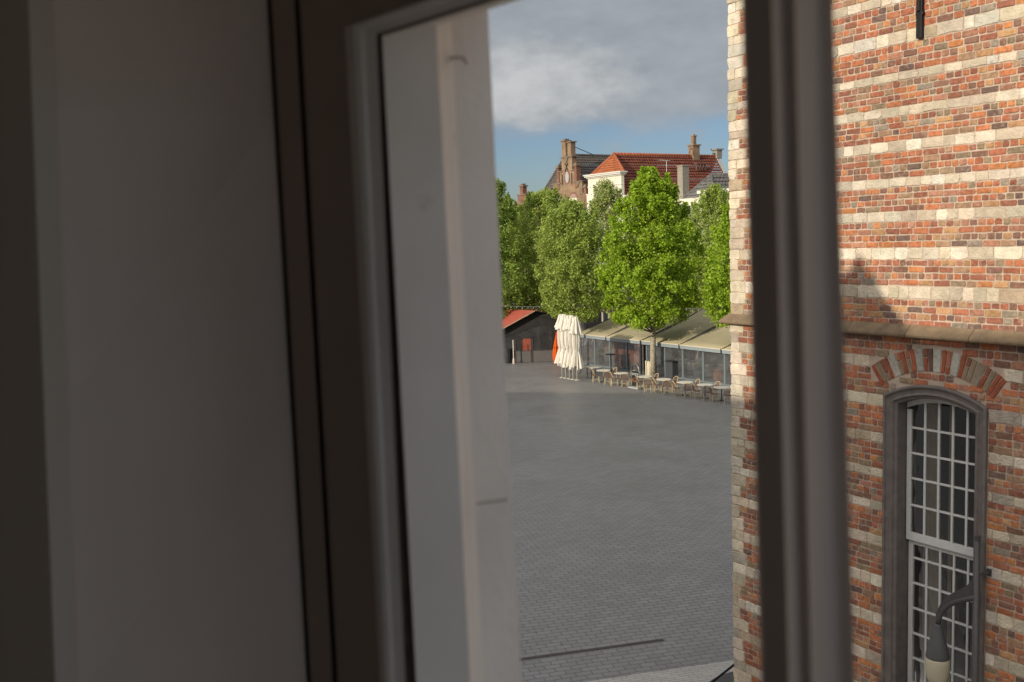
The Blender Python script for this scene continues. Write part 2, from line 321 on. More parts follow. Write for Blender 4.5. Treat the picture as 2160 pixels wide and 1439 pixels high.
class Bricks:
    def __init__(s): s.m = MB(); s.col = []
    def add(s, quad, col, out=.006, round_=.22, jit=.0022, nf=None, rim=.009):
        """quad = four corner points (s, z) of the face; rounded, uneven, standing proud of the mortar"""
        q = [Vector((a, b)) for a, b in quad]; pts = []
        hgt = min((q[1]-q[0]).length, (q[2]-q[1]).length, (q[3]-q[2]).length)
        for k in range(4):
            p, a, b = q[k], q[k-1], q[(k+1) % 4]; r = hgt*round_*rnd.uniform(.5, 1.4)
            u, v = (a-p).normalized(), (b-p).normalized()
            pts += [p+u*r, p+(u+v)*r*.28, p+v*r]
            m_ = (p+b)/2; nn = Vector((-(b-p).y, (b-p).x)).normalized(); pts.append(m_+nn*rnd.uniform(-jit, jit)*1.2)
        pts = [p+Vector((rnd.uniform(-jit, jit), rnd.uniform(-jit, jit))) for p in pts]
        c = sum(pts, Vector((0, 0)))/len(pts); n = len(pts); i = len(s.m.v)
        tl = rnd.uniform(-.03, .03), rnd.uniform(-.04, .04)
        def out_(p, base): return base + (p.x-c.x)*tl[0] + (p.y-c.y)*tl[1]
        for p in pts: s.m.v.append(tuple(W(p.x, -.02, p.y)))
        for p in pts: s.m.v.append(tuple(W(p.x, out_(p, out)*.35, p.y)))
        for p in pts:
            d_ = (c-p); q_ = p + d_.normalized()*min(rim, d_.length*.5); s.m.v.append(tuple(W(q_.x, out_(q_, out)+rnd.uniform(-.0012, .0012), q_.y)))
        s.m.v.append(tuple(W(c.x, out*1.04, c.y))); ce = len(s.m.v)-1
        for k in range(n):
            k2 = (k+1) % n
            s.m.f += [(i+k, i+k2, i+n+k2, i+n+k), (i+n+k, i+n+k2, i+2*n+k2, i+2*n+k), (i+2*n+k, i+2*n+k2, ce)]
            s.col += [col]*3
    def row(s, s0, s1, z0, z1, kind, lean=0):
        """one course from s0 to s1; kind h(eader), s(tretcher) or w(hite block)"""
        x = s0; jt = .0145 if kind != 'w' else .008
        while x < s1-.03:
            wd = {'h': rnd.uniform(.080, .102), 's': rnd.uniform(.168, .205), 'w': rnd.choice((.13, .18, .21, .25, .31))*rnd.uniform(.9, 1.12)}[kind]
            if kind == 'h' and rnd.random() < .04: wd = .19
            if kind == 's' and rnd.random() < .06: wd = .12
            e = min(x+wd, s1)
            if s1-e < .05: e = s1
            if (e-x) > .03:
                cz, cx_ = (z0+z1)/2, (x+e)/2
                dz = [rnd.uniform(-.0035, .0035) for _ in range(4)]
                quad = [(x+jt/2, z0+jt/2+dz[0]), (e-jt/2, z0+jt/2+dz[1]), (e-jt/2, z1-jt/2+dz[2]), (x+jt/2, z1-jt/2+dz[3])]
                if not skip(cx_, cz):
                    if kind == 'w': s_ = s if s is not BR else ST; s_.add(quad, pick(PALW), rnd.uniform(.002, .008), .16, .0055, rim=.008)
                    else: BR.add(quad, pick(PAL), rnd.uniform(.002, .007), .17, .0030)
            x = e
AR = 1.186; ACZ = 6.23; ACS = .945                       # relieving arch
FR = 1.29; FCZ = 5.98; FCS = .95                         # outer edge of the stone window frame
def skip(x, z):
    r = math.hypot(x-ACS, z-ACZ); a = abs(math.atan2(x-ACS, z-ACZ))
    if AR-.012 < r < AR+.272 and a < R_(36.2): return True
    if WS0 < x < WS1 and z > 7.0 and math.hypot(x-FCS, z-FCZ) < FR+.018: return True
    return False
BR = Bricks(); ST = Bricks()
SL = -5.5
UB = [(8.28, .148), (8.714, .13), (9.128, .112), (9.506, .10), (9.905, .115), (10.285, .10), (10.662, .088), (11.08, .135), (11.51, .11), (11.93, .12), (12.36, .12), (12.80, .13)]
LB = [(.35, .14), (.79, .13), (1.23, .13), (1.67, .14), (2.11, .14), (2.55, .14), (3.0, .13), (3.45, .13), (3.90, .135), (4.39, .14), (4.86, .14), (5.345, .125), (5.765, .105), (6.16, .105), (6.575, .115), (7.02, .135), (7.465, .13)]
rows = []
def gap(a, b):
    """courses of brick from a to b, and the two quoin blocks that bond them to the corner"""
    n = max(1, round((b-a)/.0765)); h_ = (b-a)/n; lims = []
    nb2 = 2 if n > 2 else 1
    for q in range(nb2):
        lim = SC-rnd.choice((.16, .21, .27, .34))*rnd.uniform(.85, 1.1); lims.append(lim); z0, z1 = a+(b-a)*q/nb2, a+(b-a)*(q+1)/nb2
        ST.add([(lim+.005, z0+.004), (SC+rnd.uniform(-.014, .012), z0+.004), (SC+rnd.uniform(-.014, .012), z1-.004), (lim+.005, z1-.004)], pick(PALW), rnd.uniform(.006, .012), .16, .006, rim=.009)
    for k in range(n): rows.append((a+h_*k, a+h_*(k+1), 'hs'[(k+1) % 2] if n == 4 else 'sh'[k % 2], lims[min(int(k/n*nb2), nb2-1)]))
for BB, lo, hi_ in ((LB, .0, 7.79), (UB, 7.905, 13.3)):
    z = lo
    for zc, th in BB:
        gap(z, zc-th/2); rows.append((zc-th/2, zc+th/2, 'w', SC)); z = zc+th/2
    gap(z, hi_)
for z0, z1, kd, lim in rows:
    segs = [(SL, SC)] if (z0+z1)/2 > 7.085 else [(SL, WS0-.006), (WS1+.006, SC)]
    for a, b in segs:
        if b == SC: b = lim+(rnd.uniform(-.012, .012) if kd == 'w' else 0)
        BR.row(a - (rnd.uniform(0, .15) if a == SL else 0), b, z0, z1, kd)
# side of the quoins seen as the ragged corner
# relieving arch of alternating stone and brick
ang = -35.6; seq = []
arch_pal = [((.45, .40, .32), .07), ((.36, .10, .05), .036), ((.30, .085, .05), .036)]
VS = Bricks()
pat_ = ['b', 't', 'tb', 'b', 'S', 'tb', 'b', 'tb', 'b', 'S', 'b2', 'd', 'S', 'b', 'b2', 'S', 'b', 't2', 't', 'S2', 'b2', 't', 'b', 'b']
wid = [.058 if p_[0] in 'bdt' else .098 for p_ in pat_]; tot = sum(wid); sc_ = 71.2/tot
x_ = 35.6
for p_, wv in zip(pat_, wid):
    a0, a1 = R_(x_), R_(x_-wv*sc_); x_ -= wv*sc_
    da = .0045
    def P2(a, r): return (ACS+math.sin(a)*r, ACZ+math.cos(a)*r)
    col = {'b': (.34, .10, .05), 't': (.27, .20, .13), 'd': (.15, .09, .07), 'S': (.44, .41, .35)}[p_[0]]
    if p_ == 'S2': col = (.30, .24, .17)
    kk = rnd.uniform(.86, 1.14); col = tuple(v*kk for v in col)
    r0, r1_ = AR, AR+.262
    cuts = [r0, r1_]
    if len(p_) > 1 and p_ != 'S2': cuts = [r0, r0+rnd.choice((.09, .16)), r1_]
    for c0, c1 in zip(cuts, cuts[1:]):
        VS.add([P2(a1+da, c0+.005), P2(a0-da, c0+.005), P2(a0-da, c1-.005), P2(a1+da, c1-.005)], col if c0 == r0 else tuple(v*(.8+.5*((len(VS.col)//36) % 2)) for v in (.30, .125, .075)), .008, .10, .002, rim=.007)
brickm = mat('old_brick', attr=True, rough=.92, noise=.34, nscale=26, bump=.0035, bscale=120, dirt=(.36, .28, .21), dscale=13, dlo=.56, dhi=.82, big=.16)
stonem = mat('white_stone', attr=True, rough=.92, noise=.20, nscale=11, bump=.014, bscale=42, dirt=(.20, .17, .125), dscale=15, dlo=.60, dhi=.76, big=.15)
hbuild(BR.m, 'brick_facing', brickm, fix=True, cols=BR.col)
hbuild(ST.m, 'stone_facing', stonem, fix=True, cols=ST.col)
hbuild(VS.m, 'relieving_arch', stonem, fix=True, cols=VS.col)
# drip mould with joints, mitred past the corner
dm = MB(); prof = [(-.01, 7.935), (.105, 7.835), (.115, 7.815), (.112, 7.795), (.085, 7.782), (.07, 7.79), (.03, 7.775), (-.01, 7.775)]
xs = SL; 
while xs < SC:
    e = min(xs+rnd.uniform(.62, .85), SC+.0)
    if SC-e < .25: e = SC
    g_ = .0035; jn = rnd.uniform(-.0015, .0015)
    a_ = [W(xs+g_ - (0), n_+jn, z_) for n_, z_ in prof]; b_ = [W(e-g_ + (max(n_, 0) if e == SC else 0), n_+jn, z_) for n_, z_ in prof]
    i = len(dm.v); dm.v += [tuple(p) for p in a_+b_]; n_ = len(prof)
    for k in range(n_): dm.f.append((i+k, i+(k+1) % n_, i+n_+(k+1) % n_, i+n_+k))
    dm.f.append(tuple(range(i, i+n_))); dm.f.append(tuple(range(i+2*n_-1, i+n_-1, -1)))
    xs = e
# return round the corner along the square front
i = len(dm.v); a_ = [W(SC+max(n_, 0), n_, z_) for n_, z_ in prof]; b_ = [W(SC+max(n_, 0), -3, z_) for n_, z_ in prof]; dm.v += [tuple(p) for p in a_+b_]
for k in range(len(prof)): dm.f.append((i+k, i+(k+1) % 8, i+8+(k+1) % 8, i+8+k))
hbuild(dm, 'drip_mould', mat('sandstone', (.205, .148, .09), .9, noise=.25, nscale=9, bump=.004, bscale=110, dirt=(.12, .095, .07), dscale=6, dlo=.5, dhi=.8))
# wall anchor bar
an = MB(); an.box(A, D, NW, ZZ, 1.115, 1.185, .004, .055, 11.02, 11.9); an.box(A, D, NW, ZZ, 1.13, 1.17, .055, .075, 11.3, 11.42); an.box(A, D, NW, ZZ, 1.105, 1.195, .01, .05, 11.26, 11.30)
hbuild(an, 'wall_anchor', mat('black_iron', (.025, .023, .025), .55, .5), bevel=.006)
# stone window frame: moulded profile swept up the jambs and over the arch
bluestone = mat('blue_stone', (.165, .142, .128), .72, noise=.2, nscale=10, bump=.002, bscale=150, dirt=(.22, .20, .18), dscale=30, dlo=.64, dhi=.74)
fp = [(0, -.02), (0, .034), (.012, .042), (.03, .040), (.036, .020), (.052, .012), (.088, .012), (.098, .022), (.112, .024), (.122, .012), (.128, -.006), (.150, -.012), (.158, -.022), (.16, -.03), (.162, -.30)]
fm = MB()
for side in (-1, 1):
    rows_ = []
    for w_, n_ in fp:
        r = FR-w_; hw = .64-w_; line = []
        for z_ in (2.2, 3.4, 4.7, 6.0): line.append(W(FCS+side*hw, n_, z_))
        a0 = math.asin(hw/r)
        for k in range(13): a = a0*(1-k/12); line.append(W(FCS+side*math.sin(a)*r, n_, FCZ+math.cos(a)*r))
        rows_.append(line)
    fm.grid(rows_)
win = hbuild(fm, 'window', bluestone)
sill = MB().box(A, D, NW, ZZ, .25, 1.65, -.25, .08, 2.1, 2.28); hbuild(sill, 'sill', bluestone, win)
white = mat('white_sash_paint', (.62, .615, .59), .45, noise=.06, nscale=20)
IR = FR-.162
def archz(s_, r): return FCZ+math.sqrt(max(r*r-(s_-FCS)**2, 0))
a0s, a1s = .955-.467, .955+.467
PS = [.487, .657, .831, 1.005, 1.180, 1.356]
def sash(z0, z1, nf, nb, arched, rowz, name):
    m_ = MB(); lw = .052
    m_.box(A, D, NW, ZZ, .436, PS[0], nb, nf, z0, z1 if not arched else 6.93); m_.box(A, D, NW, ZZ, PS[5], 1.414, nb, nf, z0, z1 if not arched else 6.93)
    m_.box(A, D, NW, ZZ, PS[0], PS[5], nb, nf, z0, z0+(.095 if arched else .10))
    if arched:
        pts = [(x, archz(x, IR)) for x in np.linspace(.436, 1.414, 21)]; low = [(x, archz(x, IR)-.062) for x in np.linspace(.436, 1.414, 21)]
        m_.prism([W(x, nf, z) for x, z in pts]+[W(x, nf, z) for x, z in reversed(low)], NW*(nb-nf))
    else: m_.box(A, D, NW, ZZ, PS[0], PS[5], nb, nf, z1-.05, z1)
    for x in PS[1:5]: m_.box(A, D, NW, ZZ, x-.0135, x+.0135, nb+.004, nf-.003, z0+.09, (archz(x, IR)-.05) if arched else z1-.05)
    for z in rowz: m_.box(A, D, NW, ZZ, PS[0], PS[5], nb+.005, nf-.006, z-.012, z+.012)
    return hbuild(m_, name, white, win, bevel=.003)
us = sash(5.40, 7.0, -.165, -.205, True, [5.815, 6.13, 6.425, 6.722], 'upper_sash')
ls = sash(2.3, 5.39, -.215, -.255, False, [5.177, 4.876, 4.572, 4.268, 3.965, 3.66, 3.355, 3.05, 2.75], 'lower_sash')
gp = glass_mat('window_glass', (.54, .55, .53), .01, .02, .02, fk=.9)
pm = MB(); pm.poly([W(.45, -.185, 5.45), W(1.40, -.185, 5.45), W(1.40, -.185, 7.02), W(.45, -.185, 7.02)]); hbuild(pm, 'pane', gp, win, fix=False)
pm = MB(); pm.poly([W(.45, -.236, 2.35), W(1.40, -.236, 2.35), W(1.40, -.236, 5.38), W(.45, -.236, 5.38)]); hbuild(pm, 'pane', gp, win, fix=False)
cm = MB()
def curtain(s0_, s1_, n_, z0_, z1_, mb_):
    k = 30; rows_ = []
    for z_ in (z1_, z0_): rows_.append([W(s0_+(s1_-s0_)*i_/k, n_+.010*math.sin(i_*1.35)+.005*math.sin(i_*.61), z_) for i_ in range(k+1)])
    mb_.grid(rows_)
curtain(1.15, 1.37, -.42, 2.3, 7.1, cm); curtain(1.00, 1.05, -.43, 2.3, 7.1, cm); curtain(-.1, .30, -.44, 2.3, 7.1, cm)
hbuild(cm, 'curtain', mat('beige_curtain', (.62, .50, .38), .9, noise=.12), win, smooth=True)
# room behind the window
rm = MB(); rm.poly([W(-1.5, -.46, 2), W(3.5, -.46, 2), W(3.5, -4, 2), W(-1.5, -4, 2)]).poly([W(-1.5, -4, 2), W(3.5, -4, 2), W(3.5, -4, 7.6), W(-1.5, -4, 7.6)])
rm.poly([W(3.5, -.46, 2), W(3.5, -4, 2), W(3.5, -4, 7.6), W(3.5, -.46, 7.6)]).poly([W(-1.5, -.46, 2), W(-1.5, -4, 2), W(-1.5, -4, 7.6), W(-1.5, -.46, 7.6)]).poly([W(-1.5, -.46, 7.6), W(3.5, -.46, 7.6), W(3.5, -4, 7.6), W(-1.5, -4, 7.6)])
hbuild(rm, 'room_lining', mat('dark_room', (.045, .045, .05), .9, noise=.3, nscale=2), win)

# ------------------------------------------------------------------ wall lamp on a pole beside the window
grey = mat('lamp_grey', (.085, .08, .078), .5, .2, noise=.1, nscale=15)
def PLs(px, py, n_=.16):
    d = ray(px, py); P = A+NW*n_; t = (P.dot(NW))/(d.x*NW.x+d.y*NW.y); return Vector((0, 0, H)) + d*t
LS = (PLs(2060, 1250)-A).dot(D)
lampb = W(LS, .16, 0)
lp = empty('street_lamp', tuple(lampb), 'dark grey lamp with swan neck arm and hanging cream globe before the tall window', 'street lamp')
def lbuild(m_, name, mt, par=None, **k):
    m_.v = [(x-lampb.x, y-lampb.y, z) for x, y, z in m_.v]; return m_.build(name, mt, par or lp, **k)
def PL(px, py, n_=.16):                                  # point on the lamp's plane
    d = ray(px, py); P = A+NW*n_; t = (P.dot(NW))/(d.x*NW.x+d.y*NW.y); return Vector((0, 0, H)) + d*t
lbuild(MB().tube([W(LS, .16, 0), W(LS, .16, .6), W(LS, .16, 2.5), W(LS, .16, 5.72)], [.06, .05, .036, .030], 16), 'pole', grey, smooth=True)
lbuild(MB().lathe(W(LS, .16, 0), [(.034, 5.72), (.034, 5.765), (.02, 5.77)], 16), 'pole_cap', grey)
ap = [PL(*q) for q in ((2062, 1260), (2046, 1263), (2030, 1266), (2014, 1270.5), (2001, 1277), (1991, 1286), (1984, 1297), (1980, 1308), (1978.5, 1318))]
lbuild(MB().tube(ap, [.030, .030, .029, .028, .027, .026, .026, .026, .027], 14), 'arm', grey, smooth=True)
fin = [PL(*q) for q in ((2056, 1213), (2050, 1224), (2041, 1234), (2030, 1241), (2015, 1248), (2003, 1255), (1993, 1263), (1984, 1274), (1978, 1287), (1973.5, 1300), (1980, 1308), (1984, 1297), (1991, 1286), (2001, 1277), (2014, 1270.5), (2030, 1266), (2056, 1262))]
lbuild(MB().prism([p+NW*.006 for p in fin], -NW*.012), 'bracket_fin', grey)
ht = PL(1978.5, 1316); hc = Vector((ht.x, ht.y, 0)); zt = ht.z
lbuild(MB().lathe(hc, [(.036, zt), (.041, zt-.012), (.043, zt-.03), (.048, zt-.05), (.066, zt-.12), (.088, zt-.20), (.108, zt-.28), (.122, zt-.345), (.126, zt-.375), (.124, zt-.382)], 28), 'shade', mat('lamp_cone', (.10, .10, .10), .45, noise=.06), smooth=True)
gz = zt-.382
lbuild(MB().lathe(hc, [(.121, gz), (.128, gz-.02), (.131, gz-.07), (.128, gz-.14), (.118, gz-.21), (.100, gz-.27), (.07, gz-.31), (.03, gz-.33)], 28), 'globe', mat('cream_globe', (.52, .47, .33), .3, noise=.05), smooth=True)
cl = MB().box(A, D, NW, ZZ, LS-.055, LS-.02, .0, .16, 5.335, 5.36).box(A, D, NW, ZZ, LS-.07, LS-.02, .0, .02, 5.31, 5.385); lbuild(cl, 'clamp', grey)

# ------------------------------------------------------------------ stoop and handrail by the corner of the town hall
stone_d = mat('dark_step', (.07, .065, .06), .6, noise=.25, nscale=6)
sb = gr(1582, 1492)
sp = empty('entrance_stoop', tuple(sb), 'curved dark stone stoop with a squared pier just past the corner of the brick building', 'steps')
cm_ = MB()
for k, (r, z) in enumerate(((1.15, .17), (.85, .34), (.55, .51))): cm_.lathe(Vector((.35, .1, 0)), [(r, z-.17), (r, z-.03), (r+.03, z-.02), (r+.03, z)], 40)
cm_.build('step', stone_d, sp)
MB().box(Vector((.12, .25, 0)), D, NW, ZZ, -.16, .16, -.16, .16, 0, .95).box(Vector((.12, .25, 0)), D, NW, ZZ, -.2, .2, -.2, .2, .951, 1.05).build('pier', stone_d, sp, bevel=.015)
hr = empty('handrail', tuple(sb), 'black sloping iron handrail rising behind the brick corner', 'handrail')
rl = MB(); p1_, p2_ = gr(1500, 1441, 1.0), gr(1556, 1396, 1.35); dd = (p2_-p1_)
off = Vector(sb); rl.tube([p1_-dd*.6-off, p2_+dd*.9-off], .022, 10).build('rail', mat('black_iron2', (.02, .018, .022), .4, .5), hr, smooth=True)
for t_ in (-.5, 1.8): q = p1_+dd*t_-off; MB().tube([Vector((q.x, q.y, 0)), q], .016, 8).build('post', MATS['black_iron2'], hr)

# ------------------------------------------------------------------ the house the camera looks out of
CAMP = Vector((0, 0, H))
def UN(u, n, z): return WU*u + WN*n + ZZ*z
def on_n(px, py, n):
    """where the line of sight meets the vertical plane n metres out, parallel to the facade"""
    d = ray(px, py); t = n/d.dot(WN); p = d*t; return p.dot(WU), H+p.z
paint = mat('cream_paint', (.60, .56, .50), .55, noise=.05, nscale=3, bump=.0006, bscale=30, dirt=(.42, .37, .31), dscale=5, dlo=.62, dhi=.85)
panelm = mat('old_cream_plaster', (.84, .765, .72), .8, noise=.06, nscale=2, bump=.001, bscale=12)
framem = mat('grey_frame_paint', (.71, .70, .68), .45, noise=.06, nscale=6, dirt=(.42, .38, .33), dscale=11, dlo=.64, dhi=.80)
outm = mat('outer_render', (.75, .73, .705), .85, noise=.08, nscale=5, bump=.0015, bscale=60)
# line of each arris: x at the top of the photograph, x at its foot, distance out, height of its mitre
LN = {'p0': (55, 105, .4125), 'p1': (563, 647, .753), 'g0': (565, 649, .80), 'g1': (573, 657, .742), 'p2': (621, 702, .742), 'g3': (623, 704, .80), 'g2': (631, 712, .748), 'm0': (724, 802, .753), 'm1': (742, 814, .742), 'm2': (757, 826, .747), 'm3': (764, 831, .753), 'm4': (791, 855, .762),
      'k0': (796, 872, .776), 'f0': (802, 878, .770), 'f1': (917, 992, .853), 'f2': (928, 1001, .878), 'f3': (950, 1020, .911), 'o': (1028, 1099, .99)}
def arris(k):
    xt, xb, n = LN[k]; ut, zt_ = on_n(xt, 0, n); ub, zb = on_n(xb, 1439, n)
    return lambda z: ub + (ut-ub)*(z-zb)/(zt_-zb), n
def strips(keys, ztop, zbot, mb_):
    rows_ = []
    for k in keys:
        fu, n = arris(k); zt_ = ztop[k] if isinstance(ztop, dict) else ztop
        rows_.append([UN(fu(z), n, z) for z in np.linspace(zbot, zt_, 6)])
    mb_.grid(rows_)
ZS = 7.35                                                # sill
def cz(px, py, k): return on_n(px, py, LN[k][2])[1]
MZ = {'m0': cz(727, 58, 'm0'), 'm4': cz(796, 70, 'm4'), 'f0': cz(802, 76, 'f0'), 'f1': cz(921, 52, 'f1'), 'f3': cz(951, 44, 'f3'), 'o': cz(1028, 3, 'o')}
def lerpz(k, a, b, t): MZ[k] = MZ[a]+(MZ[b]-MZ[a])*t
lerpz('m1', 'm0', 'm4', .3); lerpz('m2', 'm0', 'm4', .5); lerpz('m3', 'm0', 'm4', .6); MZ['k0'] = (MZ['m4']+MZ['f0'])/2; lerpz('f2', 'f1', 'f3', .5)
house = empty('camera_house', (0, 0, 0), 'dark interior of an old house around the window, cream plastered reveal at far left', 'house')
mb = MB(); strips(['p0', 'p1'], 9.66, ZS, mb)
fu0, _ = arris('p0'); pcap = MB()
mb.build('reveal_panel', panelm, house, smooth=False)
mb = MB()
fu1, n1_ = arris('p1')
mb.grid([[UN(fu0(z), .4125, z) for z in (9.66, 9.66)], [UN(-.9, .4125, z) for z in (9.66, 9.66)]]) if False else None
mb.poly([UN(fu0(9.66), .4125, 9.66), UN(fu1(9.66), .753, 9.66), UN(-1.25, .753, 9.66), UN(-1.35, .4125, 9.66)])      # soffit of the reveal
mb.poly([UN(-1.25, .753, ZS), UN(-1.35, .4125, ZS), UN(-1.35, .4125, 9.66), UN(-1.25, .753, 9.66)])
mb.poly([UN(fu0(ZS), .4125, ZS), UN(fu1(ZS), .753, ZS), UN(-1.25, .753, ZS), UN(-1.35, .4125, ZS)])
mb.build('reveal_lining', panelm, house, fix=False)
room = mat('room_plaster', (.70, .66, .60), .9, noise=.05, nscale=2)
mb = MB()
mb.prism([UN(fu0(7), .4125, 6.6), UN(3.4, .4125, 6.6), UN(3.4, .4125, 9.80), UN(fu0(9.8), .4125, 9.80)], WN*.03)
mb.box(OO, WU, WN, ZZ, -2.6, -1.35, .4125, .44, 6.6, 9.80).box(OO, WU, WN, ZZ, -1.35, 1.6, .4125, .44, 9.66, 9.8).box(OO, WU, WN, ZZ, -1.35, 1.55, .4125, .44, 6.6, ZS)
mb.box(OO, WU, WN, ZZ, 3.4, 3.5, -3.4, .44, 6.6, 9.8).box(OO, WU, WN, ZZ, -2.7, -2.6, -3.4, .44, 6.6, 7.5).box(OO, WU, WN, ZZ, -2.7, -2.6, .2, .44, 7.5, 9.8).box(OO, WU, WN, ZZ, -2.7, 3.5, -3.5, -3.4, 6.6, 9.8)  # side wall left open, an added gap that lets fill light in
mb.build('room_wall', room, house)
MB().box(OO, WU, WN, ZZ, -2.7, 3.5, -3.5, .44, 9.8, 9.84).build('ceiling', mat('ceiling_plaster', (.5, .48, .45), .9, noise=.05), house)
MB().box(OO, WU, WN, ZZ, -2.7, 3.5, -3.5, .44, 6.5, 6.6).build('floor', mat('floor_boards', (.16, .09, .05), .6, noise=.3, nscale=5, stretch=(1, 8, 1)), house)
mb = MB(); UL, UR = 1.24, -1.25
mb.box(OO, WU, WN, ZZ, UL, 7.2, .80, .99, 0, 9.9).box(OO, WU, WN, ZZ, -2.9, UR, .80, .99, 0, 9.9).box(OO, WU, WN, ZZ, UR, UL, .80, .99, 9.5, 9.9).box(OO, WU, WN, ZZ, UR, UL, .80, .99, 0, ZS-.12)
mb.box(OO, WU, WN, ZZ, 7.0, 7.2, -11, .80, 0, 9.9).box(OO, WU, WN, ZZ, -2.9, -2.75, -11, .80, 0, 7.5).box(OO, WU, WN, ZZ, -2.9, -2.75, -11, -3.5, 7.5, 9.9).box(OO, WU, WN, ZZ, -2.9, 7.2, -11.2, -11, 0, 9.9)  # end wall opened to match, added so sky light reaches the room
mb.build('outer_wall', outm, house)
mb = MB()
def rprof(u0, u1, pts, mb_): mb_.prism([UN(u0, n, z) for n, z in pts], WU*(u1-u0))
TS = math.tan(SUN_EL)
def ridge_z(wall_z, n=-5, wn=10.55): return wall_z + (wn-n)*TS
zr = ridge_z(7.80)
rprof(-3.1, 6.95, [(.99, 9.901), (-5, zr), (-11.3, 9.901)], mb)
mb.build('roof', mat('dark_tiles', (.12, .07, .05), .8, noise=.3), house)
dm_ = MB(); zt_ = ridge_z(8.70, -2.4, 10.7)
dm_.prism([UN(u, -2.4, z) for u, z in ((4.9, zt_-1.5), (5.45, zt_-.85), (5.75, zt_-.52), (5.93, zt_-.22), (6.05, zt_-.12), (6.12, zt_+.08), (6.22, zt_-.14), (6.5, zt_-.30), (6.85, zt_-.45), (7.0, zt_-1.5))], WN*-.35)
dm_.build('shadow_gable', outm, house)  # unseen slab, outline shaped to throw the pointed shadow on the hall wall
# neighbours in the same row, which throw the long shadow across the square
nb_ = empty('row_house', tuple(UN(18, -5, 0)), 'lower house adjoining the camera house, out of view to the left', 'house'); nb_.hide_render = False
def nbuild(m_, n, mt, root): m_.v = [(x-root.location.x, y-root.location.y, z) for x, y, z in m_.v]; return m_.build(n, mt, root)
zl = ridge_z(6.95)
nbuild(MB().box(OO, WU, WN, ZZ, 7.21, 30, -11, .90, 0, 8.9), 'wall', outm, nb_)
rprof_ = MB(); rprof(7.0, 12, [(.95, 8.901), (-5, zl), (-11.3, 8.901)], rprof_); rprof(12, 30, [(.95, 9.2), (-5, (46.5+5)*TS-.1), (-11.3, 9.2)], rprof_); nbuild(rprof_, 'roof', MATS['dark_tiles'], nb_)
nc_ = empty('row_house', tuple(UN(40, -5, 0)), 'hip roofed house at the end of the row, out of view to the left', 'house')
nbuild(MB().box(OO, WU, WN, ZZ, 30.01, 60, -11, .90, 0, 8.2), 'wall', outm, nc_)
hz = lambda u: (45.6+5 + (u-33.9)*(38.3-45.6)/(44.3-33.9))*TS - .1
nbuild(MB().prism([UN(30.01, -5, 8.2), UN(30.01, -5, hz(30.0)), UN(50, -5, hz(50)), UN(50, -5, 8.2)], WN*.4), 'roof', MATS['dark_tiles'], nc_)
nbuild(MB().box(OO, WU, WN, ZZ, 46.2, 47.2, -5.4, -4.7, 8, hz(46.7)+.45), 'chimney', MATS['plain_brick'], nc_)

win2 = empty('sash_window', tuple(UN(.8, .8, ZS)), 'blurred painted window frame of the room, its jamb left and dark mullion right of the view', 'window')
wl = Vector(win2.location)
def wbuild(m_, n, mt, par=None, **k): m_.v = [(x-wl.x, y-wl.y, z-wl.z) for x, y, z in m_.v]; return m_.build(n, mt, par or win2, **k)
UEND = -1.25
def around(keys, name, mt):
    mb_ = MB(); rows_ = []
    for k in keys:
        fu, n = arris(k); zc = MZ[k]
        rows_.append([UN(fu(z), n, z) for z in np.linspace(ZS, zc, 6)] + [UN(u, n, zc) for u in np.linspace(fu(zc), UEND, 6)][1:])
    mb_.grid(rows_); return wbuild(mb_, name, mt, fix=False)
mb = MB(); strips(['g1', 'p2'], 9.5, ZS, mb); strips(['g2', 'm0'], MZ['m0'], ZS, mb); gpm = MB(); strips(['p1', 'g0', 'g1'], 9.5, ZS, gpm); strips(['p2', 'g3', 'g2'], 9.5, ZS, gpm); wbuild(gpm, 'joint_gap', mat('black_gap', (.15, .12, .10), .8, noise=.2, nscale=40), fix=False)
fm0, _ = arris('m0'); zc = MZ['m0']
fg2, _ = arris('g2'); mb.poly([UN(fg2(zc), .748, zc), UN(fm0(zc), .753, zc), UN(fm0(9.67), .753, 9.67), UN(fg2(9.67), .748, 9.67)]); mb.poly([UN(fm0(zc), .753, zc), UN(UEND, .753, zc), UN(UEND, .753, 9.67), UN(fm0(9.67), .753, 9.67)])
for k in ('p1', 'p2'):
    pass
wbuild(mb, 'casing', mat('brown_casing_paint', (.33, .27, .235), .5, noise=.06), fix=False)
around(['m0', 'm1', 'm2', 'm3', 'm4'], 'moulding', framem)
around(['m4', 'k0', 'f0'], 'gap_seal', mat('black_gap', (.15, .12, .10), .8, noise=.2, nscale=40))
around(['f0', 'f1', 'f2', 'f3'], 'jamb', framem)
mb_ = MB(); rows_ = []
fo, no = arris('o'); f3_, n3_ = arris('f3')
for fu, n, zc, ex in ((f3_, n3_, MZ['f3'], 0), (fo, no, MZ['o'], 0), (fo, 1.006, MZ['o']+.004, .02), (fo, 1.006, MZ['o']+.22, .26)):
    rows_.append([UN(fu(z)+ex, n, z) for z in np.linspace(ZS-.1, zc, 26)] + [UN(u, n, zc) for u in np.linspace(fu(zc)+ex, UEND, 12)][1:])
for r_ in rows_[1:3]:
    for i_ in range(2, 24): r_[i_] = r_[i_] + WU*rnd.uniform(-.0012, .0012)
mb_.grid(rows_); wbuild(mb_, 'outer_reveal', outm, fix=False)
mb = MB().box(OO, WU, WN, ZZ, UEND, 1.3, .70, 1.02, ZS-.12, ZS).build('sill', framem); mb.location = (-wl.x, -wl.y, -wl.z); mb.parent = win2
mb = MB().box(OO, WU, WN, ZZ, UEND-.1, UEND, .74, .95, ZS, 9.6); wbuild(mb, 'jamb', framem)
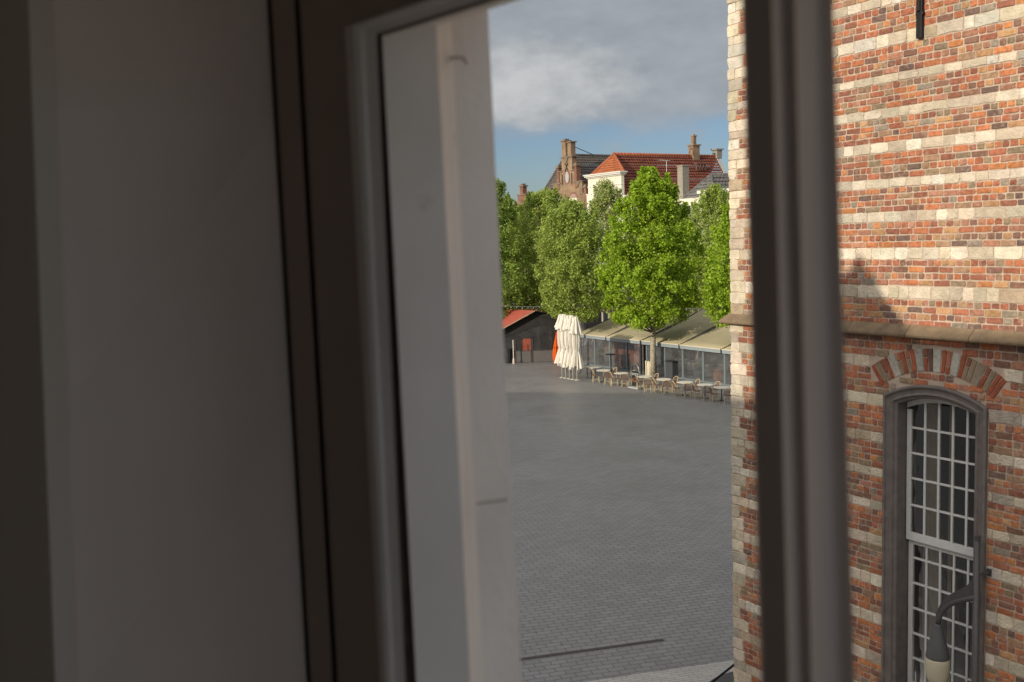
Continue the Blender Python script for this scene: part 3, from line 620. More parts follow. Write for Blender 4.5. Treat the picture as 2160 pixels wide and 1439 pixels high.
# small bent hook on the reveal
hk = MB(); k0 = Vector(UN(fo(9.25)+.002, .90, 0)); 
def on_rev(px, py):
    n_ = .905; u_, z_ = on_n(px, py, n_); return UN(u_, n_, z_)
hk.tube([on_rev(955, 123), on_rev(968, 121), on_rev(978, 123), on_rev(984, 129), on_rev(985, 135)], .0035, 8); wbuild(hk, 'hook', framem, smooth=True)
hg = MB(); hg.tube([on_rev(1006, 1063), on_rev(1040, 1058), on_rev(1072, 1054)], .0022, 6); wbuild(hg, 'crack_filler', framem)
def on_k(px, py, n_): u_, z_ = on_n(px, py, n_); return UN(u_, n_, z_)
wbuild(MB().tube([on_k(806, 71, .81), on_k(826, 70, .815), on_k(858, 67, .825), on_k(886, 61, .835)], [.002, .0065, .006, .002], 8), 'weather_strip', MATS['black_gap'])
wbuild(MB().tube([on_k(888, 41, .85), on_k(920, 37, .86), on_k(968, 29, .88)], [.001, .0035, .001], 8), 'weather_strip', MATS['black_gap'])
# mullion: stepped profile, leaning with the frame
ml = [(1565, 1606, .853), (1565, 1606, .745), (1571, 1612, .739), (1628, 1664, .739), (1634, 1670, .745), (1656, 1694, .7646), (1676, 1712, .7646), (1683, 1719, .770), (1727, 1767, .8026), (1736, 1776, .806), (1757, 1803, .812), (1757, 1803, .853)]
rows_ = []
for xt, xb, n in ml:
    ut, zt2 = on_n(xt, 0, n); ub, zb = on_n(xb, 1439, n); g_ = lambda z: ub+(ut-ub)*(z-zb)/(zt2-zb)
    rows_.append([UN(g_(z), n, z) for z in np.linspace(ZS, 9.5, 8)])
rows_.append(rows_[0])
mm = MB(); mm.grid(rows_); wbuild(mm, 'mullion', mat('brown_grey_paint', (.48, .42, .385), .5, noise=.06, nscale=5), fix=True)

# ------------------------------------------------------------------ houses on the far side of the square
E1 = -D; E2 = -NW                                        # along their fronts (rightwards, nearer), and back from them
HO = Vector((7.4, 92.0, 0))
def hp(w_, t, z): return HO + E1*w_ + E2*t + ZZ*z
def bmat(name, c1, c2, mo, sc_=1):
    m = bpy.data.materials.new(name); m.use_nodes = True; t = m.node_tree; b = t.nodes['Principled BSDF']; b.inputs['Roughness'].default_value = .9
    co = t.nodes.new('ShaderNodeTexCoord'); se = t.nodes.new('ShaderNodeSeparateXYZ'); cb = t.nodes.new('ShaderNodeCombineXYZ')
    t.links.new(co.outputs['Object'], se.inputs[0]); ad = t.nodes.new('ShaderNodeMath'); ad.operation = 'SUBTRACT'
    t.links.new(se.outputs[0], ad.inputs[0]); t.links.new(se.outputs[1], ad.inputs[1]); t.links.new(ad.outputs[0], cb.inputs[0]); t.links.new(se.outputs[2], cb.inputs[1])
    br = t.nodes.new('ShaderNodeTexBrick'); br.inputs['Scale'].default_value = sc_; br.inputs['Brick Width'].default_value = .32; br.inputs['Row Height'].default_value = .09; br.inputs['Mortar Size'].default_value = .012
    br.inputs['Color1'].default_value = (*c1, 1); br.inputs['Color2'].default_value = (*c2, 1); br.inputs['Mortar'].default_value = (*mo, 1); t.links.new(cb.outputs[0], br.inputs['Vector'])
    nz = t.nodes.new('ShaderNodeTexNoise'); nz.inputs['Scale'].default_value = 1.2; nz.inputs['Detail'].default_value = 8; t.links.new(co.outputs['Object'], nz.inputs['Vector'])
    mr = t.nodes.new('ShaderNodeMapRange'); mr.inputs[1].default_value = .3; mr.inputs[2].default_value = .7; mr.inputs[3].default_value = .65; mr.inputs[4].default_value = 1.25; t.links.new(nz.outputs[0], mr.inputs[0])
    mx = t.nodes.new('ShaderNodeMix'); mx.data_type = 'RGBA'; mx.blend_type = 'MULTIPLY'; mx.inputs[0].default_value = 1
    t.links.new(br.outputs[0], mx.inputs[6]); t.links.new(mr.outputs[0], mx.inputs[7]); t.links.new(mx.outputs[2], b.inputs['Base Color']); MATS[name] = m; return m
def tiled(par, name, o, ux, uy, m, tw=.26, th=.33, depth=.035):
    """pan-tile surface from o spanning ux (along the eave) and uy (up the slope); clipped by a polygon in (x, y)"""
    pass
def tile_roof(par, name, poly, mt, tw=.24, th=.34, dep=.05, lift=.0):
    """poly: eave-left, eave-right, top-right, top-left (3-D). rows of overlapping wavy tiles as one corrugated mesh"""
    a, b, c, d = [Vector(p) for p in poly]; nrm = (b-a).cross(d-a).normalized()
    if nrm.z < 0: nrm = -nrm
    hl = ((d-a).length+(c-b).length)/2; nr = max(2, int(hl/th)); wl_ = max((b-a).length, (c-d).length); ncol = max(2, int(wl_/tw)); sub = 4
    ex = (b-a).normalized(); m_ = MB()
    for r in range(nr):
        rows2 = []
        for e, t in ((0, r/nr), (1, (r+1)/nr)):
            l_, r_ = a.lerp(d, t), b.lerp(c, t); line = []
            for k in range(ncol*sub+1):
                # columns stay straight down the slope: sample by distance along the eave direction
                x = k/(ncol*sub); p = l_.lerp(r_, x); ph = ((p-a).dot(ex))/tw*2*math.pi
                p = p + nrm*(lift + dep*.55*abs(math.sin(ph/2))**1.4*1.2 + (dep if e == 0 else .0) + rnd.uniform(-.004, .004)); line.append(p)
            rows2.append(line)
        m_.grid(rows2)
        if r: pass
    return m_
def hset(name, loc, label, group=None): return empty(name, tuple(loc), label, 'house', group)
def rel(m_, root): m_.v = [(x-root.location.x, y-root.location.y, z-root.location.z) for x, y, z in m_.v]; return m_
def HB(m_, w0, w1, t0, t1, z0, z1): return m_.box(HO, E1, E2, ZZ, w0, w1, t0, t1, z0, z1)
def windows(root, w0, w1, zs, n, wd=.95, hh=1.6, framec='white'):
    for z in zs:
        for k in range(n):
            x = w0+(w1-w0)*(k+.5)/n
            f = rel(HB(MB(), x-wd/2, x+wd/2, -.05, .10, z, z+hh), root).build('window', MATS['far_'+framec], root)
            p = rel(HB(HB(MB(), x-wd/2+.09, x+wd/2-.09, -.07, -.052, z+.09, z+hh*.48), x-wd/2+.09, x+wd/2-.09, -.07, -.052, z+hh*.54, z+hh-.09), root).build('pane', MATS['far_glass'], f)
mat('far_white', (.72, .69, .60), .6, noise=.05); mat('far_glass', (.03, .035, .045), .12, spec=.6); mat('far_dark', (.05, .045, .045), .7, noise=.2)
cream = mat('cream_front', (.78, .72, .58), .7, noise=.05, nscale=2, dirt=(.60, .54, .42), dscale=1.2, dlo=.6, dhi=.85)
red = mat('shaded_orange_tiles', (.175, .058, .038), .75, noise=.30, nscale=2.2, dirt=(.15, .062, .045), dscale=2.5, dlo=.50, dhi=.78, spec=.15)  # main slopes: same tiles as the hip, their shade put into the colour
gtile = mat('grey_tiles', (.115, .10, .088), .85, noise=.25, nscale=3, dirt=(.09, .075, .065), dscale=5, dlo=.5, dhi=.75, spec=.15)
gtile2 = mat('pale_grey_tiles', (.15, .14, .13), .7, noise=.35, nscale=3, dirt=(.08, .075, .07), dscale=4, dlo=.5, dhi=.75)
yb = bmat('yellow_brick', (.33, .215, .115), (.25, .15, .085), (.24, .19, .14)); rb = bmat('red_brick', (.30, .11, .06), (.22, .08, .05), (.2, .15, .12))
# --- white fronted house with the orange roof
o1 = hset('gable_house', hp(2.45, 6, 0), 'cream white fronted house with a bright orange pan tile roof and tall ridge chimney')
m_ = HB(MB(), 0, 4.9, .3, 13.5, 0, 12.6); rel(m_, o1).build('wall', rb, o1)
m_ = HB(HB(HB(HB(MB(), 0, 4.9, 0, .32, 3.4, 14.36), -.6, 0, 0, .3, 3.4, 12.9), -1.1, -.6, 0, .3, 3.4, 11.9), 4.9, 5.4, 0, .3, 3.4, 12.5); rel(m_, o1)
m_.build('front', cream, o1)
m_ = HB(HB(HB(MB(), -.08, 4.98, -.12, .40, 14.36, 14.47), -.2, 5.1, -.26, .45, 14.471, 14.60), -.30, 5.2, -.34, .48, 14.601, 14.70); HB(m_, -.04, 4.94, -.05, -.002, 13.55, 13.63); rel(m_, o1).build('cornice', mat('cornice_white', (.74, .71, .64), .6, noise=.04), o1)
rel(HB(MB(), -.68, 0, -.05, .34, 12.9, 12.99), o1).build('coping', MATS['cornice_white'], o1); rel(HB(MB(), 4.9, 5.48, -.05, .34, 12.5, 12.59), o1).build('coping', MATS['cornice_white'], o1)
windows(o1, .1, 4.8, (4.4, 7.3, 10.2), 3)
rel(HB(MB(), -.6, 5.4, -.02, .3, 0, 3.4), o1).build('shop_front', MATS['far_dark'], o1)
RT, ZR, ZE = 1.15, 16.38, 12.5; SL_ = (ZR-14.6)/1.15; hw_ = 2.45; we = (ZR-ZE)/SL_
rm_ = tile_roof(o1, 'roof', [hp(2.45+we, .35, ZE), hp(2.45+we, 13.4, ZE), hp(2.45, 13.4, ZR), hp(2.45, RT, ZR)], red, tw=.29, th=.30, dep=.075); roofo = rel(rm_, o1).build('roof', red, o1)
rm_ = tile_roof(o1, 'roof', [hp(2.45-we, 13.4, ZE), hp(2.45-we, .35, ZE), hp(2.45, RT, ZR), hp(2.45, 13.4, ZR)], red); rel(rm_, o1).build('roof_slope', red, roofo)
rm_ = tile_roof(o1, 'hip', [hp(0.0, .30, 14.55), hp(4.9, .30, 14.55), hp(2.47, RT, ZR), hp(2.43, RT, ZR)], red, tw=.24); rel(rm_, o1).build('hip', mat('sunlit_orange_tiles', (.36, .115, .048), .7, noise=.3, nscale=3, spec=.15), roofo)  # hip tiles coloured brighter for the sun falling on this face
rt = MB(); rt.tube([hp(2.45, RT-.1, ZR+.03), hp(2.45, 13.4, ZR+.03)], .13, 8)
for sgn in (-1, 1): rt.tube([hp(2.45, RT, ZR+.02), hp(2.45+sgn*2.5, .3, 14.62)], .13, 8)
for k in range(34): p = hp(2.45, RT+.36*k, ZR+.03); rt.tube([p, p+E2*.06], .155, 8)
for k in range(7):
    p = hp(2.45, RT, ZR+.02).lerp(hp(4.95, .3, 14.62), k/7); q = hp(2.45, RT, ZR+.02).lerp(hp(4.95, .3, 14.62), k/7+.03); rt.tube([p, q], .155, 8)
rel(rt, o1).build('ridge_tiles', mat('ridge_orange', (.36, .105, .045), .6, noise=.25, nscale=5), roofo, smooth=True)
# far parapet and its chimney
pa_ = MB(); pa_.prism([hp(2.45, 13.4, ZR-.1), hp(2.45, 13.4, ZR+.16), hp(2.45+we+.1, 13.4, ZE+.16), hp(2.45+we+.1, 13.4, ZE-.2)], E2*.3).prism([hp(2.45, 13.4, ZR-.1), hp(2.45, 13.4, ZR+.16), hp(2.45-we-.1, 13.4, ZE+.16), hp(2.45-we-.1, 13.4, ZE-.2)], E2*.3); rel(pa_, o1).build('parapet', mat('pale_coping', (.45, .43, .38), .8, noise=.15), o1)
ch = HB(HB(MB(), 2.15, 2.75, 13.35, 14.0, ZR-.2, ZR+.62), 2.03, 2.87, 13.2, 14.15, ZR+.62, ZR+.74); rel(ch, o1).build('chimney', mat('grey_brick', (.30, .27, .22), .9, noise=.3, nscale=8), o1)
ch = HB(HB(HB(HB(HB(MB(), 2.1, 2.8, 10.3, 11.1, ZR-.4, 17.33), 2.0, 2.9, 10.2, 11.2, 17.33, 17.45), 2.28, 2.62, 10.5, 10.85, 17.45, 18.2), 2.22, 2.68, 10.44, 10.91, 18.2, 18.3), 2.38, 2.55, 10.6, 10.75, 18.3, 18.42); c_ = rel(ch, o1).build('chimney', yb, o1)
at_ = MB().tube([hp(2.6, 10.3, 17.1), hp(2.75, 10.0, 17.0), hp(2.9, 9.7, 16.6)], .03, 6); rel(at_, o1).build('stay', MATS['black_iron'], c_)
rf_ = MB(); 
for k in range(4): HB(rf_, 3.55, 3.65, 9.9+k*.35, 10.0+k*.35, 15.0, 15.55)
HB(rf_, 3.4, 3.8, 9.8, 11.1, 15.551, 15.65); rel(rf_, o1).build('roof_vent', mat('rust_vent', (.16, .10, .08), .8, noise=.3), o1)
# --- brick step gable house with the grey roof
o2 = hset('gable_house', hp(-3.6, 6, 0), 'yellow brown brick stepped gable house with twin chimney top and dark grey roof')
rel(HB(MB(), -7.9, -1.1, .35, 12, 0, 12.2), o2).build('wall', yb, o2)
HO_ = HO.copy(); HO.z -= .27
gb = MB(); wc = -3.3
HB(gb, wc-2.75, wc+2.75, 0, .55, 3.4, 13.3); HB(gb, wc-2.4, wc+2.4, 0, .55, 13.3, 14.45); HB(gb, wc-1.25, wc+1.25, .02, .55, 14.45, 15.55); HB(gb, wc-.85, wc+.85, .01, .57, 15.55, 16.85)
rel(gb, o2).build('stepped_gable', yb, o2)
cp = MB()
for a, b, z in ((-2.75, -2.2, 13.3), (2.2, 2.75, 13.3), (-2.5, -1.1, 14.45), (1.1, 2.5, 14.45), (-1.35, -.75, 15.55), (.75, 1.35, 15.55), (-.98, .98, 16.85)): HB(cp, wc+a-.05, wc+b+.05, -.09, .62, z, z+.10)
for a in (-1.45, 1.45, -2.85, 2.85):
    z = 15.3 if abs(a) < 2 else 13.2
    HB(cp, wc+a-.24, wc+a+.24, -.14, .5, z+.65, z+.78); HB(cp, wc+a-.17, wc+a+.17, -.08, .42, z+.781, z+.93)
for a in (-1.75, 1.75): cp.prism([hp(wc+a-.3, -.08, 14.44), hp(wc+a+.3, -.08, 14.44), hp(wc+a, -.08, 13.95)], E2*.07)
cp.prism([hp(wc-.28, -.08, 16.84), hp(wc+.28, -.08, 16.84), hp(wc, -.08, 16.35)], E2*.08)
HB(cp, wc-.80, wc+.0, -.16, .6, 18.35, 18.47); HB(cp, wc-.02, wc+.70, .0, .72, 18.2, 18.31); HB(cp, wc-.62, wc-.14, -.0, .45, 18.471, 18.6)
bs_ = mat('brown_stone', (.21, .165, .12), .85, noise=.25, nscale=6); rel(cp, o2); i = 0
while i < len(cp.v):                                     # each coping stone a mesh of its own
    top_ = i
    for f in cp.f:
        if i in f or (min(f) <= top_ and max(f) >= i and min(f) >= i): top_ = max(top_, max(f))
    for f in cp.f:
        if i <= min(f) <= top_: top_ = max(top_, max(f))
    one = MB(); one.v = cp.v[i:top_+1]; one.f = [tuple(k-i for k in f) for f in cp.f if i <= min(f) and max(f) <= top_]; one.build('coping', bs_, o2); i = top_+1
pn = MB()
for a in (-1.45, 1.45): rel(HB(MB(), wc+a-.16, wc+a+.16, -.06, .42, 13.9, 15.95), o2).build('pinnacle', rb, o2)
for a in (-2.85, 2.85): rel(HB(MB(), wc+a-.18, wc+a+.18, -.06, .42, 11.5, 13.85), o2).build('pinnacle', rb, o2)
chm = MB(); HB(chm, wc-.70, wc-.06, -.06, .5, 16.95, 18.35); HB(chm, wc+.04, wc+.6, .1, .62, 16.95, 18.2); rel(chm, o2).build('chimney', yb, o2)
sy = rel(MB().tube([hp(wc+.8, .4, 17.75), hp(wc+1.3, 2.2, 17.0)], .035, 6), o2).build('stay', MATS['black_iron'], o2)
ov = MB(); i = len(ov.v); pts = [hp(wc+.05+.28*math.cos(a), -.02, 15.0+.52*math.sin(a)) for a in np.linspace(0, 2*math.pi, 20, endpoint=False)]; ov.prism(pts, E2*-.03)
rel(ov, o2).build('oval_window', mat('pale_oval', (.42, .42, .42), .5, noise=.1), o2)
ov = MB()
for k in range(20):
    a, b = k*math.pi/10, (k+1)*math.pi/10
    q = [hp(wc+.05+rx*math.cos(t), -.035, 15.0+rz*math.sin(t)) for t, rx, rz in ((a, .28, .52), (b, .28, .52), (b, .40, .66), (a, .40, .66))]; ov.prism(q, E2*.05)
rel(ov, o2).build('oval_surround', rb, o2)
ia = MB()
for sg in (-1, 1):
    ia.tube([hp(wc+sg*.22, -.05, 16.3), hp(wc+sg*.06, -.05, 16.1), hp(wc+sg*.06, -.05, 15.85), hp(wc+sg*.25, -.05, 15.6)], .035, 6)
    ia.tube([hp(wc+sg*.78, -.03, 15.35), hp(wc+sg*.78, -.03, 14.3)], .035, 6)
rel(ia, o2).build('wall_anchor', MATS['black_iron'], o2)
for a in (-.95, .95):
    pts = [hp(wc+a+.62*math.cos(t), -.015, 13.0+.5*math.sin(t)) for t in np.linspace(0, math.pi, 13)]
    rel(MB().prism([hp(wc+a+.55*math.cos(t), -.02, 13.0+.42*math.sin(t)) for t in np.linspace(0, math.pi, 13)], E2*-.02), o2).build('tympanum', mat('pinkish_infill', (.36, .25, .20), .8, noise=.15), o2)
    ar = MB()
    for k in range(12):
        t0, t1 = k*math.pi/12, (k+1)*math.pi/12; ar.prism([hp(wc+a+r*math.cos(t), -.04, 13.0+r*.78*math.sin(t)) for t, r in ((t0, .55), (t1, .55), (t1, .75), (t0, .75))], E2*.05)
    rel(ar, o2).build('arch', rb, o2)
    f = rel(HB(MB(), wc+a-.6, wc+a+.6, -.06, .1, 11.2, 13.0), o2).build('window', MATS['far_white'], o2)
    rel(HB(MB(), wc+a-.48, wc+a+.48, -.08, -.061, 11.3, 12.72), o2).build('pane', MATS['far_glass'], f)
HO.z += .27
windows(o2, -6, -.6, (4.4, 7.6), 4)
rel(HB(MB(), -6.5, -.5, -.02, .36, 0, 3.4), o2).build('shop_front', MATS['far_dark'], o2)
wr, zr2, ze2 = -5.5, 17.0, 12.9
r2 = rel(tile_roof(o2, 'r', [hp(-1.0, .4, 12.2), hp(-1.0, 12, 12.2), hp(wr, 12, zr2), hp(wr, 1.5, zr2)], gtile, tw=.3), o2).build('roof', gtile, o2)
rel(tile_roof(o2, 'r', [hp(-8.0, 12, 13.5), hp(-8.0, .4, 13.5), hp(wr, 1.5, zr2), hp(wr, 12, zr2)], gtile, tw=.3), o2).build('roof_slope', gtile, r2)
rel(tile_roof(o2, 'r', [hp(-8.0, .4, 13.5), hp(-1.0, .4, 12.9), hp(wr+.02, 1.5, zr2), hp(wr-.02, 1.5, zr2)], gtile, tw=.3), o2).build('hip', gtile, r2)
rt = MB().tube([hp(wr, 1.5, zr2+.02), hp(wr, 12, zr2+.02)], .14, 8).tube([hp(wr, 1.5, zr2+.02), hp(-8.0, .4, 13.55)], .13, 8)
for k in range(16): p = hp(wr, 1.5, zr2+.02).lerp(hp(-8.0, .4, 13.55), k/16); rt.tube([p, p+(hp(-8.0, .4, 13.5)-hp(wr, 1.5, zr2)).normalized()*.08], .17, 8)
rel(rt, o2).build('ridge_tiles', gtile, r2)
# --- small red gable further left
o3 = hset('gable_house', hp(-11.5, 5, 0), 'small red brick gabled house, only its pinnacle showing left of the yellow brick gable')
gb = MB(); wc = -11.35
HB(gb, -14, -8.6, .3, 10, 0, 12.4); HB(gb, wc-1.6, wc+1.6, 0, .5, 0, 12.6); HB(gb, wc-.75, wc+.75, 0, .5, 12.6, 13.5); HB(gb, wc-.3, wc+.3, 0, .45, 13.5, 14.35); rel(gb, o3).build('wall', rb, o3)
cp = MB(); 
for q in ((wc-.42, wc+.42, -.1, .55, 14.35, 14.47), (wc-.22, wc+.22, 0, .4, 14.471, 14.65), (wc-.85, wc+.85, -.06, .55, 13.5, 13.6), (wc-1.7, wc+1.7, -.06, .55, 12.6, 12.7)): rel(HB(MB(), *q), o3).build('coping', MATS['brown_stone'], o3)
rel(tile_roof(o3, 'r', [hp(-8.4, .5, 11.6), hp(-8.4, 10, 11.6), hp(-10.3, 10, 13.45), hp(-10.3, .5, 13.45)], gtile, tw=.3), o3).build('roof', gtile, o3)
windows(o3, wc-1.5, wc+1.5, (4.4, 7.4, 10.0), 2)
# --- white houses between, half hidden by the trees
o4 = hset('white_house', hp(8.2, 5, 0), 'plain white fronted house mostly hidden by trees below the orange roof')
rel(HB(MB(), 5.5, 11.4, .05, 11, 0, 11.7), o4).build('wall', cream, o4); windows(o4, 5.7, 11.3, (4.4, 7.2, 9.8), 4); rel(HB(MB(), 5.5, 11.4, -.15, .2, 11.7, 11.9), o4).build('cornice', MATS['cornice_white'], o4)
rel(HB(MB(), 5.5, 11.4, -.02, .3, 0, 3.4), o4).build('shop_front', MATS['far_dark'], o4)
ch = HB(HB(MB(), 9.95, 10.6, 2.0, 2.7, 11, 14.7), 9.9, 10.65, 1.95, 2.75, 14.7, 14.8); rel(ch, o4).build('chimney', MATS['grey_brick'], o4)
tv = MB(); p = hp(8.0, 2.5, 11.8); q = hp(8.0, 2.5, 15.35); tv.tube([p, q], .014, 6); tv.tube([q-E1*.9+ZZ*.15, q+E1*.25], .02, 5)
for k in range(7): c0 = q-E1*(.85-.16*k)+ZZ*(.14-.02*k); tv.tube([c0-E2*.35, c0+E2*.35], .012, 4)
rel(tv, o4).build('antenna', mat('antenna_metal', (.55, .55, .55), .4, .7), o4)
o5 = hset('hip_roof_house', hp(14, 4, 0), 'house with a weathered pale grey hipped tile roof and pale green upper wall at right')
wa, wb_, ze5, zr5, wc5 = 11.6, 18.2, 11.9, 13.75, 14.15
rel(HB(MB(), wa+.1, 15.2, .1, 9, 0, 11.9), o5).build('wall', cream, o5); windows(o5, wa+.2, 15.0, (4.4, 7.2, 9.8), 3)
rel(HB(MB(), 15.2, 24, -.4, 9, 0, 12.15), o5).build('green_wall', mat('pale_green_front', (.55, .60, .40), .7, noise=.06), o5)
rel(HB(MB(), 15.15, 24.1, -.6, -.1, 12.15, 12.4), o5).build('gutter', MATS['cornice_white'], o5)
rel(HB(MB(), wa, 24, -.42, .1, 0, 3.4), o5).build('shop_front', MATS['far_dark'], o5)
r5 = rel(tile_roof(o5, 'r', [hp(wa, .1, 11.3), hp(16.4, .1, 11.3), hp(14.2, 1.9, zr5), hp(14.15, 1.9, zr5)], gtile2, tw=.32, th=.4), o5).build('roof', gtile2, o5)
rel(tile_roof(o5, 'r', [hp(16.4, .1, 11.3), hp(16.4, 12, 11.3), hp(14.15, 12, zr5), hp(14.15, 1.9, zr5)], gtile2, tw=.36, th=.42, dep=.08), o5).build('roof_slope', gtile2, r5)
rel(tile_roof(o5, 'r', [hp(wa, 12, 11.3), hp(wa, .1, 11.3), hp(14.15, 1.9, zr5), hp(14.15, 12, zr5)], gtile2, tw=.32, th=.4), o5).build('roof_slope', gtile2, r5)
rt = MB().tube([hp(14.15, 1.9, zr5+.02), hp(14.15, 12, zr5+.02)], .12, 8).tube([hp(14.15, 1.9, zr5+.02), hp(wa, .1, 11.33)], .11, 8).tube([hp(14.15, 1.9, zr5+.02), hp(16.4, .1, 11.33)], .11, 8); rel(rt, o5).build('ridge_tiles', gtile2, r5, smooth=True)

# ------------------------------------------------------------------ trees
bark = mat('plane_bark', (.40, .35, .26), .85, noise=.3, nscale=7, dirt=(.20, .17, .12), dscale=6, dlo=.5, dhi=.62)
def leafmat(name, sat):
    return mat(name, attr=True, rough=.5, noise=.12, nscale=3, spec=.35, trans=sat)
leafm = leafmat('leaves', .38)
def tree(base, zb, zt, prof, nleaf, tone, seed, label, shoots=6, size=.15, trunk_r=.16, dens=1.0, lean=(0, 0)):
    """prof: list of (relative height, radius); crown from zb to zt"""
    r = random.Random(seed); npr = np.random.default_rng(seed)
    t = empty('tree', tuple(base), label, 'tree', 'trees round the square')
    H_ = zt-zb; hs = [p[0] for p in prof]; rs = [p[1] for p in prof]
    tp = [Vector((0, 0, 0))]; 
    for k in range(1, 9): tp.append(Vector((lean[0]*k/8+r.uniform(-.05, .05), lean[1]*k/8+r.uniform(-.05, .05), (zb+H_*.8)*k/8)))
    tm = MB().tube(tp, [trunk_r*(1.15 if k == 0 else max(.08, 1-.62*(k/8)-(.35 if k > 3 else 0))) for k in range(9)], 10)
    # limbs and crown lumps
    cl = []
    nl = 46; lm = MB()
    for k in range(nl):
        h = r.random()**.9; a = r.uniform(0, 2*math.pi); R = float(np.interp(h, hs, rs))*r.uniform(.55, 1.0)
        e = Vector((math.cos(a)*R+lean[0], math.sin(a)*R+lean[1], zb+H_*h*.97)); cl.append((e, r.uniform(.45, .85)))
        st_h = max(zb*.85, e.z-R*r.uniform(.6, 1.1)); st_h = min(st_h, zb+H_*.75)
        s_ = Vector((lean[0]*st_h/zt, lean[1]*st_h/zt, st_h)); mid = s_.lerp(e, .5)+Vector((0, 0, -.12*R))
        lm.tube([s_, mid, e], [trunk_r*.22, trunk_r*.14, .010], 5, caps=False)
    tr_ = tm.build('trunk', bark, t, smooth=True); lm.build('branches', mat('branch_bark', (.15, .12, .085), .9, noise=.25, nscale=9), t, smooth=True)
    P = []
    n_sh = int(nleaf*.72); ncl = int(230*dens)
    cents = []
    for k in range(ncl):
        h = r.random(); a = r.uniform(0, 2*math.pi); R = float(np.interp(h, hs, rs))*(1-r.random()**1.7*.85)*r.uniform(.86, 1.10)
        cents.append((Vector((math.cos(a)*R, math.sin(a)*R, zb+H_*h)), r.uniform(.26, .72)))
    for e, q in cl: cents.append((Vector((e.x-lean[0], e.y-lean[1], e.z)), q*.6))
    wts = np.array([q**2 for _, q in cents]); wts /= wts.sum()
    idx = npr.choice(len(cents), n_sh, p=wts)
    ce = np.array([[c.x, c.y, c.z] for c, _ in cents]); cr = np.array([q for _, q in cents])
    off_ = npr.normal(0, 1, (n_sh, 3)); off_ /= np.linalg.norm(off_, axis=1)[:, None]; off_ *= (npr.random(n_sh)**.45)[:, None]
    off_[:, 2] *= .75
    Pc = ce[idx]+off_*cr[idx][:, None]
    uni = npr.random(n_sh) < .20; hu = npr.random(n_sh)**.92; au = npr.random(n_sh)*2*np.pi; Ru = np.interp(hu, hs, rs)*(1-npr.random(n_sh)**1.6*.75)*(1+.10*np.sin(3*au+7*hu)+npr.normal(0, .05, n_sh))
    Pu = np.stack([np.cos(au)*Ru, np.sin(au)*Ru, zb+H_*hu], 1); Pc[uni] = Pu[uni]; P.append(Pc)
    bri = npr.normal(0, .10, len(cents))[idx]
    # upright leader shoots on the top and outer crown
    ns = nleaf-n_sh; sh = []
    for k in range(shoots+64):
        h = r.uniform(.72, .97) if k < shoots else r.uniform(.02, .93); a = r.uniform(0, 2*math.pi); R = float(np.interp(h, hs, rs))*(r.uniform(.1, .75) if k < shoots else r.uniform(.88, 1.08))
        ln = min(r.uniform(.9, 1.9)*(1 if k < shoots else .55), zt-zb-H_*h+.25); sh.append((math.cos(a)*R, math.sin(a)*R, zb+H_*h, ln, math.cos(a)*.15, math.sin(a)*.15))
    sh.append((0, 0, zt-1.6, 1.6, 0, 0)); sh.append((.35, -.4, zt-2.0, 1.5, .02, 0)); sh = np.array(sh)
    wt = sh[:, 3]/sh[:, 3].sum(); i2 = npr.choice(len(sh), ns, p=wt); u = npr.random(ns); q = sh[i2]
    rad = (.27*(1-u*.75))[:, None]*npr.normal(0, .55, (ns, 2))
    P.append(np.stack([q[:, 0]+q[:, 4]*u+rad[:, 0], q[:, 1]+q[:, 5]*u+rad[:, 1], q[:, 2]+q[:, 3]*u], 1))
    P = np.concatenate(P); bri = np.concatenate([bri, npr.normal(.05, .08, ns)])
    P[:, 0] += lean[0]; P[:, 1] += lean[1]
    n = len(P)
    # a leaf is a bent five-point blade: two quads
    ax = npr.normal(0, 1, (n, 3)); ax[:, 2] = ax[:, 2]*.6-.35; ax /= np.linalg.norm(ax, axis=1)[:, None]
    outw = P-np.array([lean[0], lean[1], zb+H_*.4]); outw /= np.linalg.norm(outw, axis=1)[:, None]
    nr_ = npr.normal(0, 1, (n, 3))*.75+outw*.55+np.array([0, 0, .45]); sd_ = np.cross(ax, nr_); sd_ /= np.linalg.norm(sd_, axis=1)[:, None]; up_ = np.cross(sd_, ax)
    s_ = (size*npr.uniform(.65, 1.3, n))[:, None]
    tip = P+ax*s_; lft = P+ax*s_*.42+sd_*s_*.52+up_*s_*.14; rgt = P+ax*s_*.42-sd_*s_*.52+up_*s_*.14
    lf2 = P+ax*s_*.80+sd_*s_*.26+up_*s_*.05; rg2 = P+ax*s_*.80-sd_*s_*.26+up_*s_*.05
    V = np.stack([P, lft, lf2, tip, rg2, rgt], 1).reshape(-1, 3)
    b = np.arange(n)*6; F = np.stack([b, b+1, b+2, b+3, b, b+3, b+4, b+5], 1).reshape(-1)
    me = bpy.data.meshes.new('crown'); me.vertices.add(n*6); me.vertices.foreach_set('co', V.ravel().astype(np.float32))
    me.loops.add(n*8); me.loops.foreach_set('vertex_index', F.astype(np.int32)); me.polygons.add(n*2)
    me.polygons.foreach_set('loop_start', np.arange(0, n*8, 4, dtype=np.int32)); me.polygons.foreach_set('loop_total', np.full(n*2, 4, dtype=np.int32))
    me.update(calc_edges=True)
    tn = np.array(tone); k1 = (1+bri+npr.normal(0, .14, n)).clip(.55, 1.6)[:, None]; mixy = npr.random(n)[:, None]**3
    col = tn*k1*(1-mixy*.5) + np.array([tone[0]*1.55, tone[1]*1.18, tone[2]*.8])*mixy*.5
    arr = np.ones((n*8, 4), dtype=np.float32); arr[:, :3] = np.repeat(col, 8, axis=0)
    ca = me.color_attributes.new('Col', 'FLOAT_COLOR', 'CORNER'); ca.data.foreach_set('color', arr.ravel())
    me.materials.append(leafm); o = bpy.data.objects.new('crown', me); C.objects.link(o); o.parent = t
    return t
